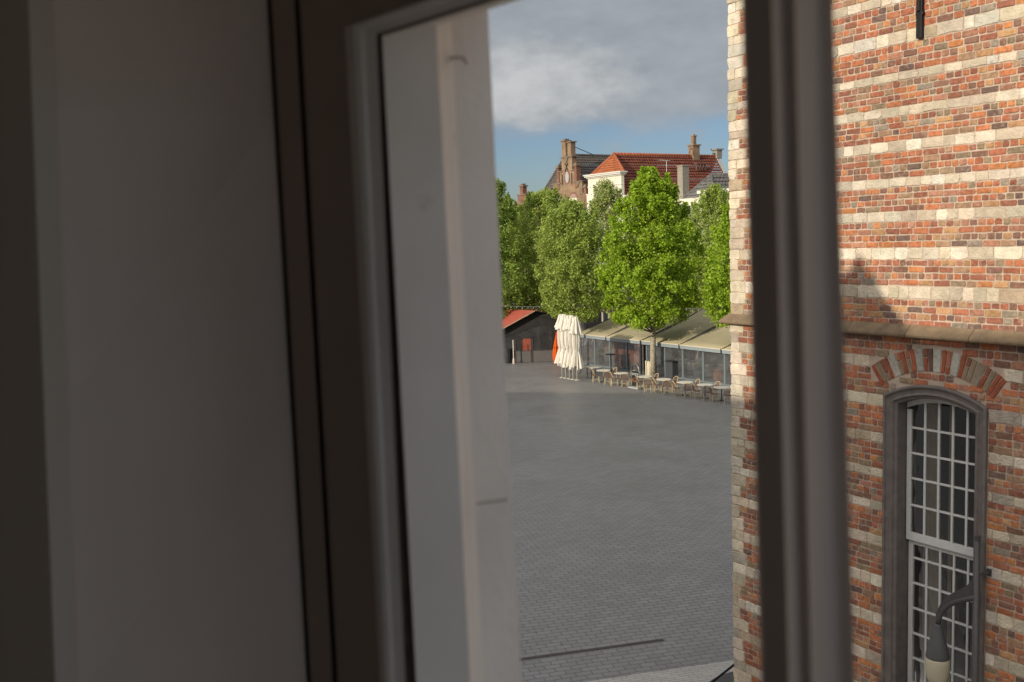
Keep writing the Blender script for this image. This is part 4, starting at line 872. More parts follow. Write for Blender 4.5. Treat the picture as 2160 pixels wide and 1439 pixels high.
OV = [(0, .60), (.08, .86), (.22, 1.0), (.45, 1.0), (.62, .84), (.76, .62), (.88, .37), (1, .08)]
DM = [(0, .60), (.1, .88), (.3, 1.0), (.6, 1.0), (.78, .86), (.90, .62), (1, .22)]
def sc_prof(w_, p=OV): return [(a, b*w_) for a, b in p]
BRT = (.31, .46, .035); MID = (.34, .44, .095); DULL = (.38, .45, .16); DRK = (.28, .385, .075)
tree(gr(1378, 797), 3.4, 13.0, sc_prof(2.95), 88000, BRT, 11, 'bright green tree with a pale straight trunk standing in front of the glass terrace', shoots=9, size=.125, trunk_r=.20)
tree(Vector((4.4, 69.5, 0)), 3.5, 11.4, sc_prof(2.4, DM), 44000, MID, 12, 'dull green tree right behind the folded white parasols', shoots=5, size=.115, trunk_r=.14)
tree(Vector((3.0, 78, 0)), 3.4, 12.7, sc_prof(2.9, DM), 44000, MID, 13, 'wide leafy tree below the yellow brick stepped gable', shoots=7, size=.12)
tree(Vector((-1.1, 75, 0)), 3.2, 13.5, sc_prof(2.2), 38000, DRK, 14, 'darker green tree at the left edge of the open view, next to the window jamb', shoots=7, size=.12)
tree(Vector((7.6, 77, 0)), 3.6, 13.2, sc_prof(2.3), 24000, DULL, 15, 'sparse dull green tree in front of the cream white house front', shoots=6, size=.115, dens=.8)
tree(Vector((15.4, 75, 0)), 3.4, 12.4, sc_prof(2.9), 34000, MID, 16, 'loose green tree in front of the weathered pale grey roof', shoots=10, size=.12, dens=.9)
tree(Vector((13.2, 58.0, 0)), 3.7, 10.6, sc_prof(1.8), 30000, BRT, 17, 'bright green tree whose crown touches the brick corner, right of the pale trunked one', shoots=5, size=.12)
tree(Vector((11.9, 79, 0)), 3.4, 11.6, sc_prof(2.8, DM), 30000, DRK, 18, 'shaded tree standing behind the bright pale trunked tree', shoots=4, size=.13)
tree(Vector((-3.5, 80, 0)), 3.4, 12.6, sc_prof(3.0, DM), 13000, DRK, 19, 'tree farthest left in the row, almost wholly behind the window jamb', shoots=4, size=.17)
tree(Vector((.4, 84, 0)), 3.2, 11.6, sc_prof(2.7, DM), 15000, DRK, 20, 'shaded tree behind the red roofed pavilion', shoots=5, size=.17)

# ------------------------------------------------------------------ glazed terrace with five awnings
GO = Vector((6.71, 68.13, 0)); 
def tp_(a, t, z): return GO + E1*a + E2*t + ZZ*z
def TB(m_, a0, a1, t0, t1, z0, z1): return m_.box(GO, E1, E2, ZZ, a0, a1, t0, t1, z0, z1)
postm = mat('blue_grey_post', (.20, .24, .25), .45, .3, noise=.08)
film = glass_mat('clear_film', (.80, .83, .84), .07, .10, wav=.05, gloss=(.80, .84, .88), refl_haze=.11)
canv = mat('beige_awning', (.46, .40, .25), .85, noise=.07, nscale=1.2, dirt=(.33, .28, .17), dscale=1.6, dlo=.55, dhi=.8, stretch=(1, 1, 1), trans=.12)
val = mat('valance', (.26, .30, .31), .8, noise=.1)
dk = mat('dark_metal', (.04, .04, .042), .5, .3)
AW = [(-3.7, -.22), (-.12, 3.72), (3.82, 7.45), (7.55, 8.2), (8.3, 12.6)]
AW = [(-3.55, -.12), (0, 3.62), (3.78, 7.38), (7.5, 11.1), (11.22, 14.9)]
ZF, ZB, TD = 2.2, 4.0, 5.3
labs = ['leftmost beige awning, mostly shaded, beside the folded white parasols', 'beige awning left of the pale tree trunk', 'beige awning right behind the pale tree trunk', 'beige awning between the pale trunk and the brick corner', 'beige awning partly hidden by the brick corner']
for (a0, a1), lb in zip(AW, labs):
    r = empty('awning', tuple(tp_((a0+a1)/2, 0, 0)), lb, 'awning', 'beige awnings over the glass terrace')
    rows_ = []
    for k in range(9):
        t = k/8; rows_.append([tp_(a0+(a1-a0)*j/20, -.25+(TD+.25)*t, ZF+(ZB-ZF)*t-.10*math.sin(math.pi*t)+.012*math.sin(j*1.3+k)) for j in range(21)])
    top = rel(MB().grid(rows_), r); ob = top.build('canopy', canv, r, smooth=True, fix=False); so_ = ob.modifiers.new('thick', 'SOLIDIFY'); so_.thickness = .012
    vm_ = MB(); line0, line1 = [], []
    nfr = int((a1-a0)/.06)
    for j in range(nfr+1): 
        q = (j % 2)*.014; line0.append(tp_(a0+(a1-a0)*j/nfr, -.262-q*.3, ZF-.03)); line1.append(tp_(a0+(a1-a0)*j/nfr, -.262-q, ZF-.24))
    vo = rel(vm_.grid([line0, line1]), r).build('valance', val, r, fix=False); so_ = vo.modifiers.new('thick', 'SOLIDIFY'); so_.thickness = .006
    rel(TB(MB(), a0, a1, -.30, -.24, ZF-.035, ZF+.03), r).build('front_bar', mat('bar_cream', (.62, .55, .42), .5, noise=.05), r)
    am = MB()
    for a in (a0+.05, a1-.05): am.tube([tp_(a, -.27, ZF-.05), tp_(a, TD, ZB-.12)], .03, 6)
    rel(am, r).build('arm', dk, r)
PX = [-3.5, -1.75, 0, 1.85, 3.68, 3.95, 5.75, 7.45, 9.3, 11.15, 12.95, 14.8]
terr = empty('glass_screen', tuple(tp_(5, .1, 0)), 'row of clear weather screens between blue grey posts under the beige awnings', 'screen')
for k, a in enumerate(PX):
    if k in (4,): rel(TB(MB(), a-.05, a+.05, -.30, -.2, 0, 2.1), terr).build('post', dk, terr)
    else: rel(TB(MB(), a-.075, a+.075, .0, .09, 0, 2.15), terr).build('post', postm, terr)
for a, b in zip(PX, PX[1:]):
    if b-a < .5: continue
    m_ = MB().grid([[tp_(a+.07+(b-a-.14)*i/8, .045+.006*math.sin(i*2+a), z) for i in range(9)] for z in (.08, 2.12)]); rel(m_, terr).build('clear_panel', film, terr, fix=False, smooth=True)
    rel(TB(TB(MB(), a+.07, b-.07, .02, .07, 0, .09), a+.07, b-.07, .02, .07, 2.10, 2.15), terr).build('rail', postm, terr)
for a, b in zip(PX, PX[1:]):
    if b-a < .5: continue
    m_ = MB(); m_.tube([tp_(a+.35+(b-a-.6)*i/6, .9+.03*math.sin(i), 1.86-.05*math.sin(math.pi*i/6)) for i in range(7)], [.03, .05, .055, .06, .055, .05, .03], 8); rel(m_, terr).build('rolled_blind', mat('blind_cloth', (.72, .66, .52), .8), terr, smooth=True)
# back wall of the terrace: cafe fronts
bw = empty('cafe_front', tuple(tp_(5, 5.6, 0)), 'shaded cafe front behind the glass terrace with dark windows', 'shop front')
rel(TB(TB(MB(), -8, 17, 5.4, 5.7, 0, 1.0), -8, 17, 5.45, 5.7, 3.2, 4.05), bw).build('wall', mat('umber_wall', (.22, .165, .13), .8, noise=.3), bw)
m_ = MB()
for a in np.arange(-8, 17, 1.25): TB(m_, a, a+.12, 5.38, 5.68, 1.0, 3.2)
rel(m_, bw).build('mullions', mat('pale_mullion', (.62, .58, .50), .7), bw)
rel(TB(MB(), -8, 17, 5.5, 5.6, 1.0, 3.2), bw).build('glazing', MATS['far_glass'], bw)
rel(TB(MB(), -7, 17, 5.2, 5.3, 4.06, 4.5), bw).build('awning_cassette', mat('grey_cassette', (.22, .21, .19), .6), bw)
# inside the terrace
terra = mat('terracotta_wood', (.27, .115, .07), .8, noise=.25, nscale=6, stretch=(8, 8, 1)); plantm = mat('plant_green', (.07, .14, .035), .6, noise=.4, nscale=9); potm = mat('dark_pot', (.06, .065, .07), .6)
def barrel(a, t, lab):
    p = tp_(a, t, 0); r = empty('barrel_table', tuple(p), lab, 'barrel', 'wooden barrels inside the terrace')
    MB().lathe(OO, [(.30, 0), (.34, .2), (.355, .42), (.34, .64), (.30, .85)], 18, fold=18, amp=.012).build('barrel', terra, r)
    hp2 = MB()
    for z in (.12, .70): hp2.lathe(Vector((0, 0, z)), [(.335, 0), (.345, .02), (.335, .05)], 18)
    hp2.build('hoop', dk, r); MB().lathe(Vector((0, 0, .852)), [(.40, 0), (.42, .02), (.40, .04)], 20).build('tabletop', mat('brown_top', (.20, .12, .08), .6, noise=.2), r)
for a, t, lb in ((.35, 1.0, 'red brown barrel behind the clear panel left of the easel sign'), (6.5, .75, 'red brown barrel behind the panel right of the pale trunk'), (9.95, .7, 'red brown barrel in the middle of the right hand panels'), (13.4, .6, 'red brown barrel closest to the brick corner')): barrel(a, t, lb)
def potplant(a, t, lab, sd_):
    r = random.Random(sd_); p = tp_(a, t, 0); e = empty('potted_plant', tuple(p), lab, 'plant', 'potted plants inside the terrace')
    MB().box(OO, E1, E2, ZZ, -.3, .3, -.25, .25, 0, .6).build('pot', potm, e, bevel=.02)
    m_ = MB()
    for k in range(260):
        d = Vector((r.gauss(0, 1), r.gauss(0, 1), r.gauss(.3, .8))).normalized(); c = Vector((0, 0, .75))+Vector((d.x*.36, d.y*.3, d.z*.28))*r.random()**.4
        s_ = d.cross(Vector((r.random(), r.random(), 1))).normalized()*.05; m_.poly([c-s_, c+d*.06-s_*.2, c+d*.13, c+d*.05+s_])
    m_.build('foliage', plantm, e, fix=False)
for a, t, lb, s_ in ((8.15, .75, 'green plant in a dark box behind the second panel right of the trunk', 3), (11.6, .8, 'green plant in a dark box near the brick corner', 4), (-2.6, 1.0, 'plant in a dark box at the left end of the glass terrace', 5)): potplant(a, t, lb, s_)
inn = mat('inner_top', (.30, .24, .2), .5, noise=.15)
for k, (a, t, lb) in enumerate(((1.6, 2.6, 'dark inner table behind the first panel right of the left post'), (5.0, 2.9, 'dark inner table behind the pale trunk'), (8.6, 2.8, 'dark inner table amid the terrace'), (12.3, 2.2, 'inner table with white menu cards near the brick corner'))):
    p = tp_(a, t, 0); e = empty('inner_table', tuple(p), lb, 'table', 'tables inside the glass terrace')
    MB().box(OO, E1, E2, ZZ, -.6, .6, -.4, .4, .74, .78).build('tabletop', inn, e); MB().tube([OO, Vector((0, 0, .74))], .04, 8).lathe(OO, [(.3, 0), (.28, .03)], 12).build('leg', dk, e)
wm = mat('paper_white', (.75, .74, .70), .6, noise=.03)
for a, t, lb in ((12.0, 2.1, 'white menu card standing on an inner table, left of a pair'), (12.5, 2.15, 'white menu card standing on an inner table, right of a pair near the brick corner')):
    p = tp_(a, t, .782); e = empty('menu_card', tuple(p), lb, 'menu', 'menu cards'); mc = MB(); mc.prism([E1*-.12, E1*.12, E1*.12+ZZ*.32+E2*.08, E1*-.12+ZZ*.32+E2*.08], E2*.006); mc.build('card', wm, e)
for a, t, lb in ((8.3, 3.3, 'small white lamp shade inside the terrace, left one'), (9.0, 3.1, 'small white glass shade inside the terrace, middle one')):
    p = tp_(a, t, 0); e = empty('globe_lamp', tuple(p), lb, 'lamp', 'small white lamps in the terrace'); MB().lathe(Vector((0, 0, 1.15)), [(.02, 0), (.07, .05), (.08, .1), (.05, .16), (.01, .17)], 12).build('shade', wm, e, smooth=True); MB().tube([OO, Vector((0, 0, 1.15))], .012, 6).build('pole', dk, e)
rw = empty('partition', tuple(tp_(-2, 3.0, 0)), 'red brown partition at the left end of the terrace', 'partition')
rel(TB(MB(), -3.4, 1.0, 3.0, 3.1, .0, 1.75), rw).build('panel', mat('red_partition', (.25, .085, .05), .8, noise=.2), rw)
la = MB()
for k in range(5): la.tube([tp_(.55+k*.16, 2.9, .55), tp_(.75+k*.16, 2.9, 1.55)], .015, 5); la.tube([tp_(.5+.05*k, 2.92, .7+k*.2), tp_(1.35+.04*k, 2.92, .7+k*.2)], .015, 5)
rel(la, rw).build('lattice', mat('cane_lattice', (.45, .36, .20), .7), rw)

# ------------------------------------------------------------------ terrace tables and chairs
cane = mat('cane_frame', (.60, .48, .28), .55, noise=.15, nscale=20); weave = mat('brown_weave', (.20, .125, .085), .8, noise=.3, nscale=40); topm = mat('table_top', (.70, .64, .54), .35, noise=.08, nscale=8)
def chair0():
    e = empty('bistro_chair', (0, 0, 0), 'x', 'chair', 'bistro chairs along the terrace')
    # faces +X; back at x = -.2
    arc = lambda z, rr_=.25: [Vector((-.02-rr_*math.cos(a), rr_*math.sin(a), z)) for a in np.linspace(-1.35, 1.35, 11)]
    b = MB()
    hoop = [Vector((-.06, -.235, .46)), Vector((-.14, -.24, .62)), Vector((-.20, -.21, .76)), Vector((-.25, -.12, .84)), Vector((-.262, 0, .865)), Vector((-.25, .12, .84)), Vector((-.20, .21, .76)), Vector((-.14, .24, .62)), Vector((-.06, .235, .46))]
    b.tube(hoop, .016, 6); b.build('back_frame', cane, e, smooth=True)
    s_ = MB()
    for y in np.linspace(-.19, .19, 8):
        zt_ = .855-.9*abs(y)**1.9*1.2; xb = -.255+.9*y*y; s_.tube([Vector((xb+.06, y*.95, .45)), Vector((xb, y, zt_))], .011, 5)
    for z in (.56, .68): s_.tube([Vector((-.235+.9*y*y+.03*(.86-z)/.4, y, z)) for y in np.linspace(-.21, .21, 7)], .008, 5)
    s_.build('backrest', weave, e)
    MB().lathe(Vector((0, 0, .43)), [(.20, 0), (.225, .012), (.225, .03), (.20, .038)], 16).build('seat', weave, e)
    for x, y in ((.17, -.17), (.17, .17), (-.17, -.17), (-.17, .17)): MB().tube([Vector((x*1.15, y*1.12, 0)), Vector((x, y, .44))], .0135, 6).build('leg', cane, e)
    st = MB()
    for p, q in (((.18, -.18), (.18, .18)), ((-.18, -.18), (-.18, .18)), ((.18, -.18), (-.18, -.18)), ((.18, .18), (-.18, .18))): st.tube([Vector((*p, .2)), Vector((*q, .2))], .009, 5)
    st.build('stretcher', cane, e); return e
base_c = chair0(); used = [False]
def put_chair(p, rz, lab):
    if not used[0]: used[0] = True; base_c.location = p; base_c.rotation_euler = (0, 0, rz); base_c['label'] = lab; return
    copy_tree(base_c, p, rz, lab)
def table0():
    e = empty('bistro_table', (0, 0, 0), 'x', 'table', 'bistro tables along the terrace')
    MB().lathe(Vector((0, 0, .735)), [(.42, 0), (.45, .006), (.455, .018), (.44, .028)], 32).build('tabletop', topm, e)
    MB().tube([Vector((0, 0, .03)), Vector((0, 0, .735))], .028, 8).build('column', dk, e)
    f = MB()
    for k in range(4): a = k*math.pi/2+.5; f.tube([Vector((0, 0, .06)), Vector((.27*math.cos(a), .27*math.sin(a), .015))], .018, 6)
    f.build('foot', dk, e); return e
base_t = table0(); ut = [False]
ordn = ['first', 'second', 'third', 'fourth', 'fifth', 'sixth', 'seventh']
TT = [(1273, 781), (1310, 787), (1359, 794), (1399.5, 800), (1445, 806), (1487, 811.5), (1522, 817)]
tlab = ['round pale table just right of the square table by the parasols', 'round pale table just left of the easel sign', 'round pale table between the easel sign and the tree trunk', 'round pale table just right of the tree trunk', 'round pale table in the middle between the trunk and the brick corner', 'smaller looking round table, last but one before the brick corner', 'round pale table nearest the brick corner']
TP = []
for (x, y), lb in zip(TT, tlab):
    p = gr(x, y, .76); p.z = 0; TP.append(p)
    if not ut[0]: ut[0] = True; base_t.location = p; base_t['label'] = lb
    else: copy_tree(base_t, p, 0, lb)
aE = math.atan2(E1.y, E1.x)                               # direction to the right along the terrace
CHS = [(1253, 807.5, 1.05, 'cane chair left of the first round table, nearest the parasols'), (1278, 812, 2.3, 'cane chair seen from behind at the first round table'), (1292, 814.5, 1.05, 'cane chair between the first and second round tables, side on'),
       (1314, 817, 2.3, 'cane chair seen from behind just left of the easel sign'), (1346, 822, 1.05, 'cane chair side on, right in front of the easel sign'), (1364, 828, 2.2, 'cane chair seen from behind below the base of the pale trunk'), (1383, 829, 1.05, 'cane chair side on just right of the pale trunk'),
       (1404, 832.5, 2.25, 'cane chair seen from behind at the table right of the trunk'), (1424, 836, 1.15, 'cane chair side on between the tables right of the trunk'), (1447, 840, 2.25, 'cane chair seen from behind at the middle table'), (1466, 842, 1.15, 'cane chair side on right of the middle table'),
       (1487, 846, 2.3, 'cane chair seen from behind at the last but one table'), (1503, 849, 1.15, 'cane chair side on, second from the brick corner'), (1531, 852.5, 2.4, 'cane chair seen from behind touching the brick corner')]
for x, y, da_, lb in CHS: p = gr(x, y); p = p+E2*.15+E1*0; put_chair(p, aE+da_, lb)
# chairs on the far side, looking out
for k, p in enumerate(TP):
    put_chair(p+E2*.62+E1*.12, aE-1.75+.1*math.sin(k*3), 'shaded cane chair on the far side of the %s round table from the parasols' % ordn[k])
# square tables beside the parasols
for k, (x, y, wd, lb) in enumerate(((1247, 774, .62, 'square pale table with a dark pedestal next to the folded parasols'),)):
    p = gr(x, y, .76); p.z = 0; e = empty('square_table', tuple(p), lb, 'table')
    MB().box(OO, E1, E2, ZZ, -wd, wd, -.35, .35, .735, .765).build('tabletop', topm, e, bevel=.006)
    for a in (-.45, .02, .45):
        MB().tube([E1*a+ZZ*.02, E1*a+ZZ*.735], .025, 8).tube([E1*(a-.2)+ZZ*.015, E1*(a+.2)+ZZ*.015], .018, 6).build('leg', dk, e)
p = gr(1241, 788); p.z = 0; p = p + E2*1.9; e = empty('high_table', tuple(p), 'dark tall bar table standing behind the square table', 'table')
MB().lathe(Vector((0, 0, 1.1)), [(.34, 0), (.36, .01), (.36, .03), (.34, .04)], 24).build('tabletop', dk, e); MB().tube([OO, ZZ*1.1], .035, 8).lathe(OO, [(.26, 0), (.24, .02)], 16).build('column', dk, e)
# easel sign with an arched frame
p = gr(1340, 819); e = empty('easel_sign', tuple(p), 'black chalkboard easel with an arched metal top, white lettering and a food picture', 'sign')
fr = MB(); ar = [E1*-.37, E1*-.37+ZZ*1.05]+[E1*(-.37*math.cos(t))+ZZ*(1.05+.36*math.sin(t)) for t in np.linspace(.15, math.pi-.15, 14)]+[E1*.37+ZZ*1.05, E1*.37]
fr.tube([v+ZZ*.05 for v in ar], .018, 6); fr.build('frame', mat('sign_frame', (.28, .26, .25), .4, .5), e)
rel_ = MB().box(OO, E1, E2, ZZ, -.31, .31, .0, .03, .12, 1.03); rel_.build('board', mat('chalkboard', (.018, .02, .018), .6, noise=.2), e)
fd = MB()
for k in range(26):
    a, b_ = rnd.uniform(-.27, .27), rnd.uniform(.36, .62)
    if (a/.3)**2+((b_-.42)/.24)**2 < 1: fd.lathe(E1*a+ZZ*b_+E2*-.012, [(.03, -.02), (.05, 0), (.03, .02)], 8)
fd.build('food_picture', mat('food_red', (.30, .13, .06), .7, noise=.6, nscale=18), e)
tcu = bpy.data.curves.new('lettering', 'FONT'); tcu.body = 'JOVITA'; tcu.size = .19; tcu.extrude = .002; tcu.align_x = 'CENTER'
tob = bpy.data.objects.new('lettering', tcu); C.objects.link(tob)
deps = bpy.context.evaluated_depsgraph_get(); me_ = bpy.data.meshes.new_from_object(tob.evaluated_get(deps)); bpy.data.objects.remove(tob)
to2 = bpy.data.objects.new('lettering', me_); C.objects.link(to2); me_.materials.clear(); me_.materials.append(mat('chalk', (.62, .64, .60), .8)); to2.parent = e
to2.matrix_local = Matrix.Translation(-E2*.006+ZZ*.78) @ Matrix((E1.to_4d()[:3]+(0,), (0, 0, 1, 0), (0, 0, 0, 0), (0, 0, 0, 1))).to_4x4() if False else Matrix.Translation(-E2*.006+ZZ*.78) @ Matrix(((E1.x, 0, -E2.x, 0), (E1.y, 0, -E2.y, 0), (0, 1, 0, 0), (0, 0, 0, 1)))
MB().box(OO, E1, E2, ZZ, -.42, .42, -.2, .25, 0, .07).build('base', mat('sign_base', (.42, .42, .41), .6, noise=.1), e, bevel=.01)
# cream folded screens beside the trunk
p = gr(1368, 797); 
for k in range(3):
    q = p+E1*(-.34+.24*k)+E2*.1; e = empty('rolled_cushion', tuple(q), ['narrow cream roll left of the trunk, leftmost', 'wide cream roll, middle of three by the trunk', 'cream roll touching the pale trunk'][k], 'roll', 'cream rolls beside the trunk')
    MB().lathe(OO, [(.05 if k == 0 else .085, 0), (.055 if k == 0 else .095, .1), (.055 if k == 0 else .09, 1.0), (.05, 1.06)], 14, fold=5, amp=.06).build('cover', mat('cream_cloth', (.68, .60, .42), .8, noise=.08), e, smooth=True)
# litter bin behind the trunk
p = gr(1388, 800)+E2*.9; e = empty('waste_bin', tuple(p), 'dark bin behind and right of the pale tree trunk', 'bin')
MB().box(OO, E1, E2, ZZ, -.05, .62, -.25, .25, .05, 1.05).build('body', potm, e, bevel=.02); MB().box(OO, E1, E2, ZZ, -.08, .65, -.28, .28, 1.051, 1.12).build('lid', dk, e, bevel=.02)

# ------------------------------------------------------------------ folded parasols
cloth = mat('parasol_cloth', (.76, .72, .63), .85, noise=.08, nscale=5, trans=.08); polem = mat('parasol_pole', (.62, .58, .48), .5, noise=.1)
def parasol(p, h, sd_, lab, r_=1.0):
    r = random.Random(sd_); e = empty('folded_parasol', tuple(p), lab, 'parasol', 'folded white parasols')
    MB().tube([OO, ZZ*(h-.1)], .034, 10).build('pole', polem, e, smooth=True)
    MB().box(OO, E1, E2, ZZ, -.12, .12, -.12, .12, 0, .035).build('foot', polem, e)
    def ragged(name, prof, folds, amp, ph):
        m_ = MB(); seg = 72; rows_ = []; zj = [r.uniform(-.16, .10) for _ in range(folds)]; rj = [r.uniform(.82, 1.2) for _ in range(folds)]
        for k, (rad, z, am) in enumerate(prof):
            row = []
            for j in range(seg+1):
                a = 2*math.pi*(j % seg)/seg; fi = int((j % seg)/seg*folds) % folds
                c = .5+.5*math.cos(folds*a+ph); q = rad*r_*((1-am)+am*c*rj[fi]*1.25)
                zz_ = z + (zj[fi]*(1 if k == len(prof)-1 else .5 if k == len(prof)-2 else 0)); row.append(Vector((q*math.cos(a+.1*z), q*math.sin(a+.1*z), zz_)))
            rows_.append(row)
        m_.grid(rows_); return m_.build(name, cloth, e, smooth=True, fix=False)
    ragged('cape', [(.10, h, .2), (.15, h-.10, .35), (.24, h-.40, .50), (.38, h-.78, .50), (.43, h-.92, .55)], 8, .4, r.random()*6)
    ragged('canopy', [(.14, h-.6, .3), (.21, h-.95, .50), (.24, h-1.5, .55), (.22, h-1.95, .55), (.16, h-2.17, .4), (.25, h-2.45, .6), (.36, h-2.95, .65), (.42, h-3.22, .7)], 11, .5, r.random()*6)
    MB().lathe(ZZ*(h-2.2), [(.165, 0), (.17, .03), (.165, .06)], 20).build('strap', mat('strap_cloth', (.5, .46, .36), .8), e)
    return e
pp = [(1186, 797.0), (1193.5, 798.2), (1201.5, 799.4), (1209, 800.8), (1217.5, 802)]
pl = ['folded white parasol, leftmost of the tight group, beside the orange one', 'folded white parasol, second from the orange one', 'folded white parasol in the middle of the group of five', 'folded white parasol, second from the square table', 'folded white parasol nearest the square table']
for k, (x, y) in enumerate(pp): parasol(gr(x, y), 4.14-.02*k+(.05 if k % 2 else 0), 40+k, pl[k])
p = gr(1173, 769); e = empty('folded_parasol', tuple(p), 'folded bright orange parasol standing left of the white ones', 'parasol')
orm = mat('orange_cloth', (.80, .13, .01), .8, noise=.06, trans=.1)
m_ = MB(); rows_ = []
for rad, z in ((.02, 2.42), (.07, 2.25), (.13, 1.9), (.19, 1.55), (.24, 1.25), (.27, 1.0), (.28, .7), (.26, .4), (.20, .18), (.12, .05)):
    rows_.append([Vector((rad*(.8+.25*math.cos(7*a))*math.cos(a)+.12*(z/2.4), rad*(.8+.25*math.cos(7*a))*math.sin(a), z)) for a in np.linspace(0, 2*math.pi, 57)])
m_.grid(rows_).build('canopy', orm, e, smooth=True, fix=False); MB().tube([OO, ZZ*2.5+XX*.12], .025, 8).build('pole', dk, e)
MB().lathe(Vector((.06, 0, 1.22)), [(.235, 0), (.24, .04)], 16).build('strap', dk, e)
# bicycle behind the parasols
p = gr(1197, 789)+E2*.5; e = empty('bicycle', tuple(p), 'black bicycle parked behind the folded white parasols', 'bicycle')
for x in (-.52, .52):
    t_ = MB(); t_.tube([Vector(E1*(x+.33*math.cos(a)))+ZZ*(.34+.33*math.sin(a)) for a in np.linspace(0, 2*math.pi, 29)], .018, 6, caps=False); wh = t_.build('wheel', dk, e, smooth=True)
    s_ = MB()
    for k in range(10): a = k*math.pi/5; s_.tube([E1*x+ZZ*.34, E1*(x+.32*math.cos(a))+ZZ*(.34+.32*math.sin(a))], .003, 4)
    s_.build('spokes', MATS['antenna_metal'], wh)
fm_ = MB()
for a, b_ in (((-.52, .34), (-.15, .34)), ((-.15, .34), (-.28, .85)), ((-.28, .85), (.36, .88)), ((-.15, .34), (.38, .78)), ((.36, .95), (.52, .34)), ((-.52, .34), (-.27, .78))): fm_.tube([E1*a[0]+ZZ*a[1], E1*b_[0]+ZZ*b_[1]], .016, 6)
fm_.build('bike_frame', MATS['black_iron'], e); MB().box(OO, E1, E2, ZZ, -.42, -.16, -.07, .07, .90, .95).build('saddle', dk, e, bevel=.02); MB().tube([E1*.36+ZZ*1.0+E2*-.28, E1*.34+ZZ*1.02, E1*.36+ZZ*1.0+E2*.28], .013, 6).build('handlebar', dk, e)

# ------------------------------------------------------------------ red roofed pavilion at the left
pv = empty('pavilion', (1.0, 73.4, 0), 'dark glazed pavilion with a red canvas roof left of the folded parasols', 'pavilion')
def V3(x, y, z): return Vector((x, y, z))
px0, px1, pxm, yf, yb_ = -4.2, 5.0, 1.75, 72.9, 79.5
darkw = mat('dark_gable', (.030, .027, .025), .8, noise=.25, nscale=4); redc = mat('red_canvas', (.42, .10, .065), .8, noise=.08, nscale=2, trans=.1)
rel(MB().prism([V3(px0, yf-.5, .75), V3(pxm, yf-.5, 3.82), V3(pxm-5.2, yf+6, 3.82), V3(px0-5.2, yf+6, .75)], ZZ*.03), pv).build('canvas', redc, pv)
rel(MB().prism([V3(pxm, yf-.5, 3.80), V3(px1+.8, yf-.5, 3.0), V3(px1-3, yf+6, 3.0), V3(pxm-5.2, yf+6, 3.80)], ZZ*.03), pv).build('roof', darkw, pv)
rel(MB().prism([V3(px0, yf-.52, .72), V3(px0, yf-.52, .80), V3(pxm, yf-.52, 3.88), V3(pxm, yf-.52, 3.80)], YY*.1), pv).build('verge', mat('tan_verge', (.38, .26, .16), .7), pv)
rel(MB().prism([V3(-.9, yf, 1.8), V3(-.9, yf, 2.30), V3(pxm, yf, 3.74), V3(px1, yf, 3.05), V3(px1, yf, 2.35), V3(pxm+.2, yf, 2.75)], YY*.08), pv).build('gable', darkw, pv)
glp = glass_mat('pavilion_glass', (.72, .66, .60), .03, .05, wav=.04, gloss=(.8, .8, .8), refl_haze=.05)
rel(MB().poly([V3(-.9, yf+.05, .85), V3(-.9, yf+.05, 1.9), V3(pxm, yf+.05, 2.8), V3(px1, yf+.05, 2.5), V3(px1, yf+.05, .85)]), pv).build('glazing', glp, pv, fix=False)
gw = mat('grey_panel', (.13, .12, .11), .6, noise=.12, nscale=4)
rel(MB().box(OO, XX, YY, ZZ, .25, 1.35, yf, yf+.06, .02, .84).box(OO, XX, YY, ZZ, 1.48, 3.2, yf, yf+.06, .02, .84).box(OO, XX, YY, ZZ, 3.2, px1, yf, yf+.06, .02, .84), pv).build('lower_panel', gw, pv)
fm_ = MB()
for x in (.2, 1.36, 1.46, 3.2, px1): fm_.box(OO, XX, YY, ZZ, x, x+.06, yf-.02, yf+.08, 0, 1.75)
fm_.box(OO, XX, YY, ZZ, .2, px1, yf-.02, yf+.08, .841, .88); rel(fm_, pv).build('frame', mat('bronze_frame', (.10, .08, .07), .5, .2), pv)
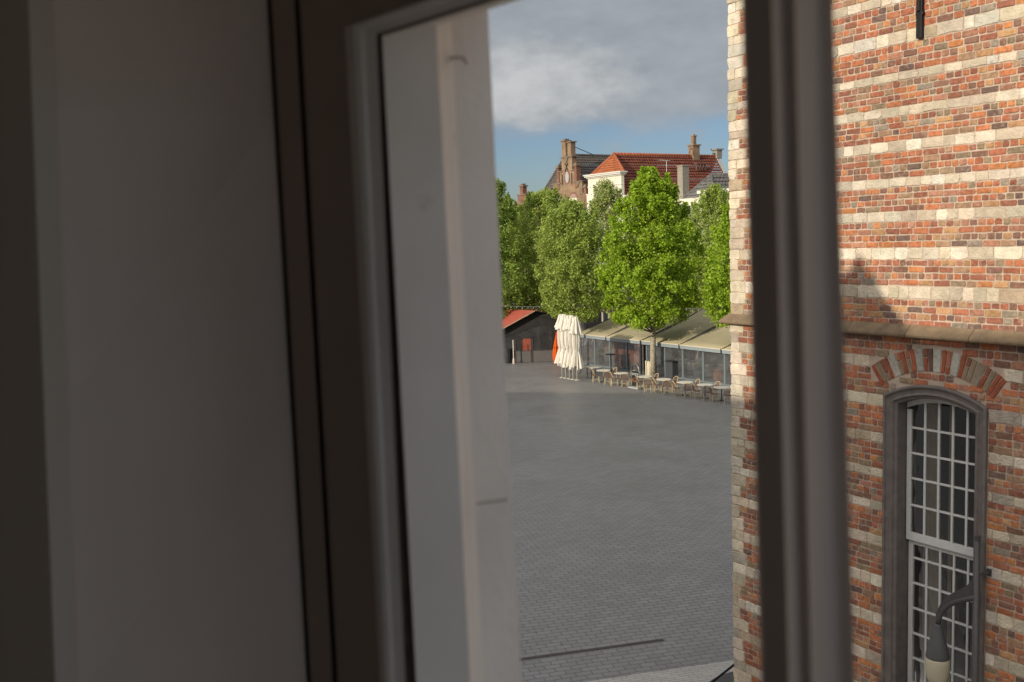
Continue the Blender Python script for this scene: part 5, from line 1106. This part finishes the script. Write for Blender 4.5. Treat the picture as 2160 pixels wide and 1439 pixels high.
rel(MB().box(OO, XX, YY, ZZ, 1.74, 2.1, yf+.25, yf+.6, 0, 3.2), pv).build('post', darkw, pv)
rel(MB().box(OO, XX, YY, ZZ, px0, px1, 79.4, 79.5, 0, 2.9), pv).build('rear_wall', mat('brown_rear', (.12, .075, .055), .8, noise=.4, nscale=1.5), pv)
wp = empty('white_post', (.08, 72.4, 0), 'slim white post in front of the pavilion door', 'post'); MB().tube([OO, ZZ*1.75], .04, 8).lathe(OO, [(.09, 0), (.07, .35), (.045, .4)], 10).build('shaft', mat('post_white', (.62, .55, .48), .6, noise=.1), wp)
bn = empty('wheelie_bin', (-.35, 72.9, 0), 'black ribbed bin left of the slim white post', 'bin')
MB().lathe(OO, [(.27, .06), (.31, .5), (.33, 1.0)], 24, fold=12, amp=.03).build('body', dk, bn); MB().lathe(ZZ*1.0, [(.35, 0), (.36, .03), (.30, .08)], 24).build('lid', dk, bn)
of = empty('orange_screen', (1.05, 73.35, 0), 'orange panel standing inside the pavilion behind the glass', 'screen')
MB().prism([V3(-.35, 0, 0), V3(-.35, 0, 1.45), V3(-.2, 0, 1.72), V3(.32, 0, 1.72), V3(.32, 0, 0)], YY*.06).build('panel', mat('orange_panel', (.75, .13, .03), .7, noise=.1), of)
# light strings
cabm = mat('cable', (.25, .25, .24), .6)
for k, (a, b_, lb) in enumerate(((V3(-1.2, 71, 4.5), V3(4.4, 69.5, 4.55), 'thin light string over the pavilion, running to the tree behind the parasols'), (V3(8.9, 62.9, 4.75), V3(13.2, 58.0, 4.75), 'thin light string between the two bright green trees'))):
    e = empty('light_string', tuple(a), lb, 'light string', 'light strings between the trees'); pts = [a.lerp(b_, t)-ZZ*(.25*4*t*(1-t))-a for t in np.linspace(0, 1, 15)]
    MB().tube(pts, .012, 5).build('cable', cabm, e)
    bu = MB()
    for q in pts[1:-1:1]: bu.lathe(q-ZZ*.09, [(.006, -.03), (.016, -.012), (.016, .012), (.006, .04)], 8)
    bu.build('bulbs', wm, e)
for m in MATS.values(): m.cycles.emission_sampling = 'NONE'
